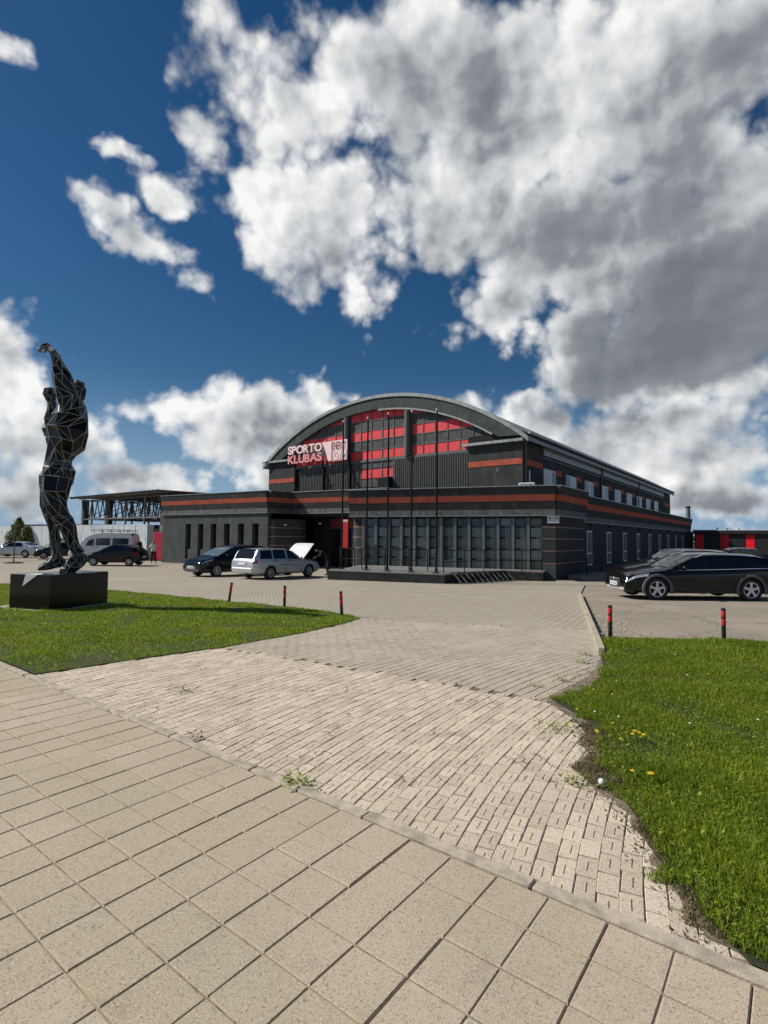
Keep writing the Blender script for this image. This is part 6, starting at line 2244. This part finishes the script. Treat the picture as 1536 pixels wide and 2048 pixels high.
BN = [('pelvis', 'spine'), ('spine', 'chest'), ('chest', 'collar'), ('collar', 'neck'), ('neck', 'head0'), ('head0', 'head1'), ('head1', 'top'), ('collar', 'shl'), ('shl', 'ell'), ('ell', 'wristl'), ('collar', 'shr'), ('shr', 'elr'), ('elr', 'wristr'),
      ('pelvis', 'hipl'), ('hipl', 'knl'), ('knl', 'anl'), ('anl', 'tol'), ('pelvis', 'hipr'), ('hipr', 'knr'), ('knr', 'anr'), ('anr', 'tor')]
BN2 = BN + limbs(J, 'l', Vector((.35, -.15, .6))) + limbs(J, 'r', Vector((-.35, -.15, .6)))


def paint1(c):
    if c.z > 1.66 or (c.z > 1.54 and c.y > .02):
        return 4
    if c.z > 1.50:
        return 0
    if c.y < -.25 and c.z > 1.36:
        return 0
    if c.z > .90:
        return 1
    if c.z > .10:
        return 2
    return 3


pr = person('person', 'person in white top and dark trousers by the red gate, hands raised to face', (-38.95, 22.0, -.47), math.atan2(22.0, -38.95) - R(90) + R(180) + R(0), J, BN2, paint1, [M_SKIN, M_SHIRT, M_TROU, M_SHOE, M_HAIR])
pr.rotation_euler = (0, 0, math.atan2(-22.0, 38.95) + R(90))
mb = MB(); mb.bbox(-.04, .04, -.006, .006, -.075, .075, .004); ph = mb.build('phone', M_BPL, None)
ph.location = pr.matrix_world @ Vector((0, 0, 0)) if False else (0, 0, 0)
ph.parent = pr
ph.location = (0, -.31, 1.56)
for sx in (-1, 1):
    mb = MB(); mb.lathe([(0, -.011), (.008, -.008), (.011, 0), (.008, .008), (0, .011)], 8); mb.build('eye', M_BPL, pr, (sx * .032, -.108, 1.665))
mb = MB(); mb.lathe([(0, .03), (.012, .01), (.018, -.015), (.008, -.022), (0, -.022)], 8); mb.build('nose', M_SKIN, pr, (0, -.115, 1.635))
# leaning into the engine bay of the silver estate; faces local -Y
J2 = dict(pelvis=(0, .18, .92, .145, .8), spine=(0, .06, 1.08, .145, .78), chest=(0, -.14, 1.22, .16, .75), collar=(0, -.27, 1.27, .09), neck=(0, -.33, 1.30, .055), head0=(0, -.40, 1.32, .085), head1=(0, -.48, 1.34, .088), top=(0, -.54, 1.355, .05),
          shl=(-.18, -.24, 1.24, .062), ell=(-.24, -.34, 1.02, .046), wristl=(-.12, -.52, .98, .03), shr=(.18, -.24, 1.24, .062), elr=(.24, -.34, 1.02, .046), wristr=(.12, -.52, .98, .03),
          hipl=(-.10, .17, .86, .105), knl=(-.13, .10, .48, .07), anl=(-.14, .18, .09, .045), tol=(-.15, .0, .04, .035), hipr=(.10, .17, .86, .105), knr=(.13, .14, .48, .07), anr=(.14, .26, .09, .045), tor=(.16, .08, .04, .035))
BN3 = BN + limbs(J2, 'l', Vector((.1, -.5, -.2))) + limbs(J2, 'r', Vector((-.1, -.5, -.2)))


def paint2(c):
    if c.y < -.40 and c.z > 1.30:
        return 4 if c.z > 1.36 else 0
    if c.y < -.50 and c.z < 1.1:
        return 0
    if c.z > .90:
        return 1
    return 2 if c.z > .10 else 3


p2 = person('person', 'person in black clothes bending over the open engine bay of the silver estate', (-19.75, 20.75, gz(-19.75, 20.75)), R(-35), J2, BN3, paint2, [M_SKIN, M_JACK, M_JACK, M_SHOE, mat('dark_hair', (0.02, 0.015, 0.01), 0.7, var=0.1)])
# ------------------------------------------------------------------ yard behind: fences, gate, truss canopy, shed, garages, trees
M_FENW = mat('white_profiled_sheet', (0.80, 0.84, 0.84), 0.6, var=0.10, scale=1.2, stain=0.0)
M_FENG = mat('grey_profiled_sheet', (0.11, 0.125, 0.13), 0.6, var=0.15, scale=1.2)
M_GATE = mat('crimson_gate', (0.42, 0.015, 0.045), 0.55, var=0.1, scale=2)
M_RUSTY = mat('rusty_steel', (0.05, 0.045, 0.042), 0.85, var=0.4, scale=3)
M_STEEL = mat('pale_steel_truss', (0.17, 0.155, 0.14), 0.8, var=0.3, scale=3)
M_CONC = mat('old_concrete', (0.30, 0.29, 0.26), 0.9, var=0.2, scale=1.5)


def fence(p0, p1, h, m, label, name='sheet_fence', panel=2.0, z0=-.47):
    a, b_ = Vector(p0), Vector(p1)
    d = b_ - a
    L_ = d.length
    root = empty(name, (a.x, a.y, z0), math.atan2(d.y, d.x), label, 'fence')
    n_ = max(1, round(L_ / panel))
    for i in range(n_):
        x0, x1 = i * L_ / n_ + .01, (i + 1) * L_ / n_ - .01
        mb = corrugated(x0, x1, 0.05, h, 0, .22, .035)
        vs = list(mb.v)
        mb2 = MB()
        mb2.add(vs, mb.f)
        mb2.add([(x, y + .012, z) for x, y, z in vs], [f[::-1] for f in mb.f])
        mb2.build('sheet_panel', m, root)
        mb = MB(); mb.box(x0 - .04, x0 + .04, .03, .11, -.2, h - .05); mb.build('fence_post', M_RUSTY, root)
    mb = MB(); mb.box(0, L_, -.05, .04, h + .002, h + .05); mb.build('top_rail', m, root)
    return root


fence((-92, 22.6), (-63.5, 24.2), 3.0, M_FENW, 'tall white sheet metal fence behind the silver saloon and leafy tree')
fence((-62.8, 24.3), (-45.6, 25.2), 3.05, M_FENW, 'white ribbed sheet fence standing below the truss canopy')
fence((-45.6, 25.1), (-43.9, 24.8), 2.95, M_FENG, 'short grey sheet fence between the white fence and the red gate')
g = empty('yard_gate', (-43.8, 24.7, -.47), R(-14), 'crimson sheet metal gate beside the left wing of the hall', 'gate')
part_ = corrugated(0.04, 2.5, .06, 2.35, 0, .2, .03)
part_.build('gate_sheet', M_GATE, g)
mb = MB(); mb.box(0, .08, -.02, .08, -.1, 2.42); mb.build('gate_post', M_GATE, g)
mb = MB(); mb.box(2.5, 2.58, -.02, .08, -.1, 2.42); mb.build('gate_post', M_GATE, g)
mb = MB(); mb.box(.08, 2.5, .0, .06, 2.36, 2.42); mb.build('gate_rail', M_GATE, g)
mb = MB(); mb.box(-.1, 2.7, .5, .56, 2.45, 3.0); mb.build('sheet_above', M_FENG, g)
mb = MB(); mb.tube((2.2, -.05, 1.05), (2.35, -.05, 1.05), .02); mb.build('handle', M_DARK, g)

# truss canopy
CX0, CX1, CY0, CY1 = -62.5, -45.6, 26.8, 40.0
ZT, ZB = 5.4, 3.35
can = empty('truss_canopy', (CX0, CY0, -.47), 0, 'open steel truss canopy with corrugated roof beyond the white fence', 'canopy')
CO = Vector((CX0, CY0, -.47))


def cpart(mb, nm, m):
    return mb.build(nm, m, can, -CO)


mb = MB()
vs = []
nn_ = 56
for i in range(nn_ + 1):
    x = CX0 - .8 + (CX1 - CX0 + 1.6) * i / nn_
    z = 5.72 + (.07 if i % 2 else 0)
    vs += [(x, CY0 - 1.2, z - .02), (x, CY1 + .5, z + .15)]
mb.add(vs, [(2 * i, 2 * i + 2, 2 * i + 3, 2 * i + 1) for i in range(nn_)])
mb.add([(x, y, z - .015) for x, y, z in vs], [(2 * i + 1, 2 * i + 3, 2 * i + 2, 2 * i) for i in range(nn_)])
cpart(mb, 'corrugated_roof', mat('dark_fibre_roof', (0.075, 0.073, 0.068), 0.9, var=0.2, scale=2))
for y in (CY0 - .9, CY0, 31.2, 35.6, CY1):
    zt = 5.62 + (y - CY0 + 1.2) * .011
    mb = MB(); mb.bar((CX0 - .7, y, zt), (CX1 + .7, y, zt), .12, .14); cpart(mb, 'purlin', M_STEEL)
for y in (CY0, 31.2, 35.6, CY1):
    zt = 5.45 + (y - CY0) * .011
    for z in (zt - .1, ZB):
        mb = MB(); mb.bar((CX0, y, z), (CX1, y, z), .11, .11); cpart(mb, 'truss_chord', M_STEEL if y == CY0 else M_RUSTY)
    nb = 14
    for i in range(nb):
        xa, xb = CX0 + (CX1 - CX0) * i / nb, CX0 + (CX1 - CX0) * (i + 1) / nb
        mb = MB(); mb.bar((xa, y, zt - .1), ((xa + xb) / 2, y, ZB), .075); cpart(mb, 'truss_diagonal', M_STEEL if i % 2 else M_RUSTY)
        mb = MB(); mb.bar(((xa + xb) / 2, y, ZB), (xb, y, zt - .1), .075); cpart(mb, 'truss_diagonal', M_RUSTY)
        if i % 3 == 1:
            mb = MB(); mb.bar((xb, y, ZB - 1.1), (xb, y, zt), .14); cpart(mb, 'truss_post', M_STEEL)
for x in (CX0 + .4, CX0 + 5.8, CX1 - .5):
    for y in (CY0 + .2, CY1 - .2):
        mb = MB(); mb.bbox(x - .28, x + .28, y - .28, y + .28, -.6, 5.5, .03); cpart(mb, 'column', M_RUSTY)
for x in np.linspace(CX0, CX1, 7):
    mb = MB(); mb.bar((x, CY0, ZB), (x, CY1, ZB), .08); cpart(mb, 'cross_beam', M_RUSTY)
    mb = MB(); mb.bar((x, CY0, 5.4), (x, CY1, 5.55), .09); cpart(mb, 'rafter', M_RUSTY)
    for y0, y1 in ((CY0, 31.2), (31.2, 35.6), (35.6, CY1)):
        mb = MB(); mb.bar((x, y0, ZB), (x, y1, 5.4), .06); cpart(mb, 'truss_diagonal', M_RUSTY)

# long low shed behind the fence
sh = empty('long_shed', (-100, 33, -.47), R(3), 'long low shed with a dark roof line behind the white fence', 'shed')
mb = MB(); mb.box(0, 34, 0, 9, 0, 3.1); mb.build('wall', M_CONC, sh)
mb = MB(); mb.prism([(-.5, 3.1), (34.5, 3.1), (34.5, 3.5), (-.5, 3.7)], -.6, 9.6, M=XZ); mb.build('roof', M_DARK, sh)
for q in range(6):
    mb = MB(); mb.box(2 + q * 5.3, 4.4 + q * 5.3, -.03, .0, 1.2, 2.5); mb.build('window', M_GLASS, sh)
pole = empty('lamp_mast', (-82, 40, -.47), 0, 'thin dark mast with a small lamp head above the shed', 'mast')
mb = MB(); mb.tube((0, 0, 0), (0, 0, 6.2), .12, .07); mb.build('mast', M_DARK, pole)
mb = MB(); mb.bbox(-.55, .55, -.2, .2, 4.55, 4.85, .05); mb.build('lamp_head', M_DARK, pole)

# red and black garages at the far right end
ga, gb2 = Vector((-9.0, 69.4)), Vector((9.0, 69.4))
gd = gb2 - ga
gar = empty('garage_row', (ga.x, ga.y, -.5), math.atan2(gd.y, gd.x), 'low black garage row with upright red corrugated panels', 'garage')
GL = gd.length
M_GBLK = mat('black_sheet', (0.012, 0.013, 0.014), 0.5, var=0.15)
mb = MB(); mb.box(0, GL, .12, 6, 0, 2.95); mb.build('wall', M_GBLK, gar)
mb = MB(); mb.box(-.1, GL, -.25, 6.2, 2.952, 3.32); mb.build('roof_fascia', M_GBLK, gar)
mb = MB(); mb.box(-.12, GL, -.28, 6.25, 3.322, 3.39); mb.build('roof_flashing', M_WHITE, gar)
M_GRED = mat('red_sheet', (0.80, 0.015, 0.03), 0.5, var=0.08)
x = 0.12
while x < GL - 1.2:
    corrugated(x, x + .78, 0.02, 2.86, .10, .16, .03).build('red_panel', M_GRED, gar)
    mb = MB(); mb.box(x + .86, x + 2.28, .05, .118, .02, 2.78); dd_ = mb.build('garage_door', M_GBLK, gar)
    for q in range(4):
        mb = MB(); mb.box(x + .88, x + 2.26, .044, .05, .1 + q * .68, .12 + q * .68); mb.build('door_groove', M_DARK, dd_)
    x += 2.36
ch = empty('factory_chimney', (-18.8, 136.6, -.5), 0, 'thin far chimney rising behind the end of the hall', 'chimney')
mb = MB(); mb.tube((0, 0, 0), (0, 0, 9.6), .55, .42, seg=14); mb.build('stack', M_FENG, ch)
mb = MB(); mb.lathe([(.43, 9.55), (.52, 9.6), (.52, 9.85), (.42, 9.9), (.34, 9.9), (.34, 9.5)], 14); mb.build('rim', M_DARK, ch)


# ------------------------------------------------------------------ trees
def leaf_mat(name, a, b_):
    m = bpy.data.materials.new(name)
    m.use_nodes = True
    t = m.node_tree
    k = NT(t)
    bs = t.nodes['Principled BSDF']
    bs.inputs['Roughness'].default_value = .6
    isl = k.n('ShaderNodeNewGeometry').outputs['Random Per Island']
    t.links.new(k.mix(isl, a + (1,), b_ + (1,)), bs.inputs['Base Color'])
    return m


M_LEAF = leaf_mat('tree_leaves', (0.07, 0.095, 0.018), (0.22, 0.23, 0.05))
M_LEAFD = leaf_mat('far_leaves', (0.02, 0.035, 0.012), (0.05, 0.065, 0.022))
M_BARK = mat('bark', (0.085, 0.065, 0.05), 0.9, var=0.3, scale=8)


def crown(centres, n_, s0, s1, m, parent, seed):
    r_ = np.random.default_rng(seed)
    C_ = np.array(centres)
    idx = r_.integers(0, len(C_), n_)
    d = r_.normal(0, 1, (n_, 3))
    d /= np.linalg.norm(d, axis=1)[:, None]
    rad = r_.random(n_) ** (1 / 2.2)
    P_ = C_[idx, :3] + d * C_[idx, 3:6] * rad[:, None]
    a = r_.normal(0, 1, (n_, 3)); a /= np.linalg.norm(a, axis=1)[:, None]
    b_ = np.cross(a, r_.normal(0, 1, (n_, 3))); b_ /= np.linalg.norm(b_, axis=1)[:, None]
    s = r_.uniform(s0, s1, n_)[:, None]
    V_ = np.stack([P_ - a * s, P_ + b_ * s * .45, P_ + a * s, P_ - b_ * s * .45], 1).reshape(-1, 3)
    base = np.arange(n_)[:, None] * 4
    F_ = np.concatenate([base + np.array([0, 1, 2]), base + np.array([0, 2, 3])])
    return link('crown', mesh_np('crown', V_, F_, m), parent)


t = empty('leafy_tree', (-68.5, 23.0, -.5), 0, 'bushy yellow green tree with a narrow top in front of the white fence', 'tree')
mb = MB(); mb.tube((0, 0, 0), (0, 0, 2.0), .10, .06); mb.tube((0, 0, .8), (.9, .3, 2.4), .06, .02); mb.tube((0, 0, .6), (-.9, -.2, 2.2), .06, .02); mb.tube((0, 0, 1.9), (-.2, 0, 4.3), .06, .015); mb.build('trunk', M_BARK, t)
crown([(0, 0, 1.4, .9, .9, .9), (-.5, -.7, 1.6, .8, .7, 1.0), (.5, .9, 1.5, .9, .7, .8), (.9, 1.5, 1.2, .8, .7, .8), (-.3, -.3, 2.6, .55, .5, .8), (.2, .6, 2.4, .6, .5, .7), (-.2, -.1, 3.2, .5, .5, .6), (-.15, -.15, 3.6, .26, .26, .4), (.4, 1.9, 1.6, .5, .5, .6)], 9000, .06, .15, M_LEAF, t, 3)
t = empty('grey_shrub', (-58.3, 22.9, -.5), 0, 'low grey green shrub at the foot of the white ribbed fence behind the statue legs', 'shrub')
mb = MB()
for q in range(7):
    mb.tube((0, 0, 0), (math.cos(q) * .7, math.sin(q * 1.7) * .5, 1.2 + .3 * (q % 3)), .03, .01, seg=5)
mb.build('stems', M_BARK, t)
crown([(0, 0, .9, .9, .8, .6), (.7, .5, 1.2, .5, .5, .6), (-.6, -.5, .8, .6, .5, .5), (.1, .1, 1.6, .3, .3, .4)], 900, .05, .11, leaf_mat('shrub_leaves', (0.08, 0.095, 0.05), (0.17, 0.18, 0.10)), t, 4)
t = empty('street_sapling', (-45.39, 14.87, -.47), 0, 'thin young sapling with a dark soil ring standing in the tarmac', 'tree')
mb = MB(); mb.tube((0, 0, 0), (.03, 0, 1.5), .045, .03); mb.tube((.03, 0, 1.5), (0, .05, 2.9), .03, .01)
for q in range(9):
    a = q * 2.3
    z = 1.3 + q * .16
    mb.tube((.02, .01, z), (math.cos(a) * .5, math.sin(a) * .5, z + .45), .014, .005, seg=5)
mb.build('trunk', M_BARK, t)
crown([(0, 0, 2.1, .5, .5, .7), (0, 0, 2.8, .3, .3, .4)], 160, .03, .07, M_LEAF, t, 6)
mb = MB(); mb.lathe([(.62, .0), (.58, .05), (.3, .08), (0, .09)], 18); mb.build('soil_ring', mat('dark_soil', (0.03, 0.025, 0.02), 0.95, var=0.3, scale=12), t)
# far woods as one mass on each side of the horizon
cs = []
rw = random.Random(9)
for i in range(150):
    x = -330 + i * 2.9
    y = 150 + 40 * math.sin(i * .35)
    h = rw.uniform(2.2, 4.2)
    cs.append((x, y, h * .55, 4.5, 4, h * .75))
o = crown(cs, 26000, .35, .9, M_LEAFD, None, 8)
o.name = 'far_wood'
o.location = (0, 0, 0)
tag(o, 'dark line of far trees on the horizon', 'trees', kind='stuff')
cs = [(12 + i * 3.4, 128 + 6 * math.sin(i), 1.5, 3, 3, 2.6 + 1.5 * math.sin(i * 1.7)) for i in range(26)]
o = crown(cs, 5000, .3, .8, M_LEAFD, None, 9)
o.name = 'far_wood'
tag(o, 'dark far tree tops showing above the garage row', 'trees', kind='stuff')
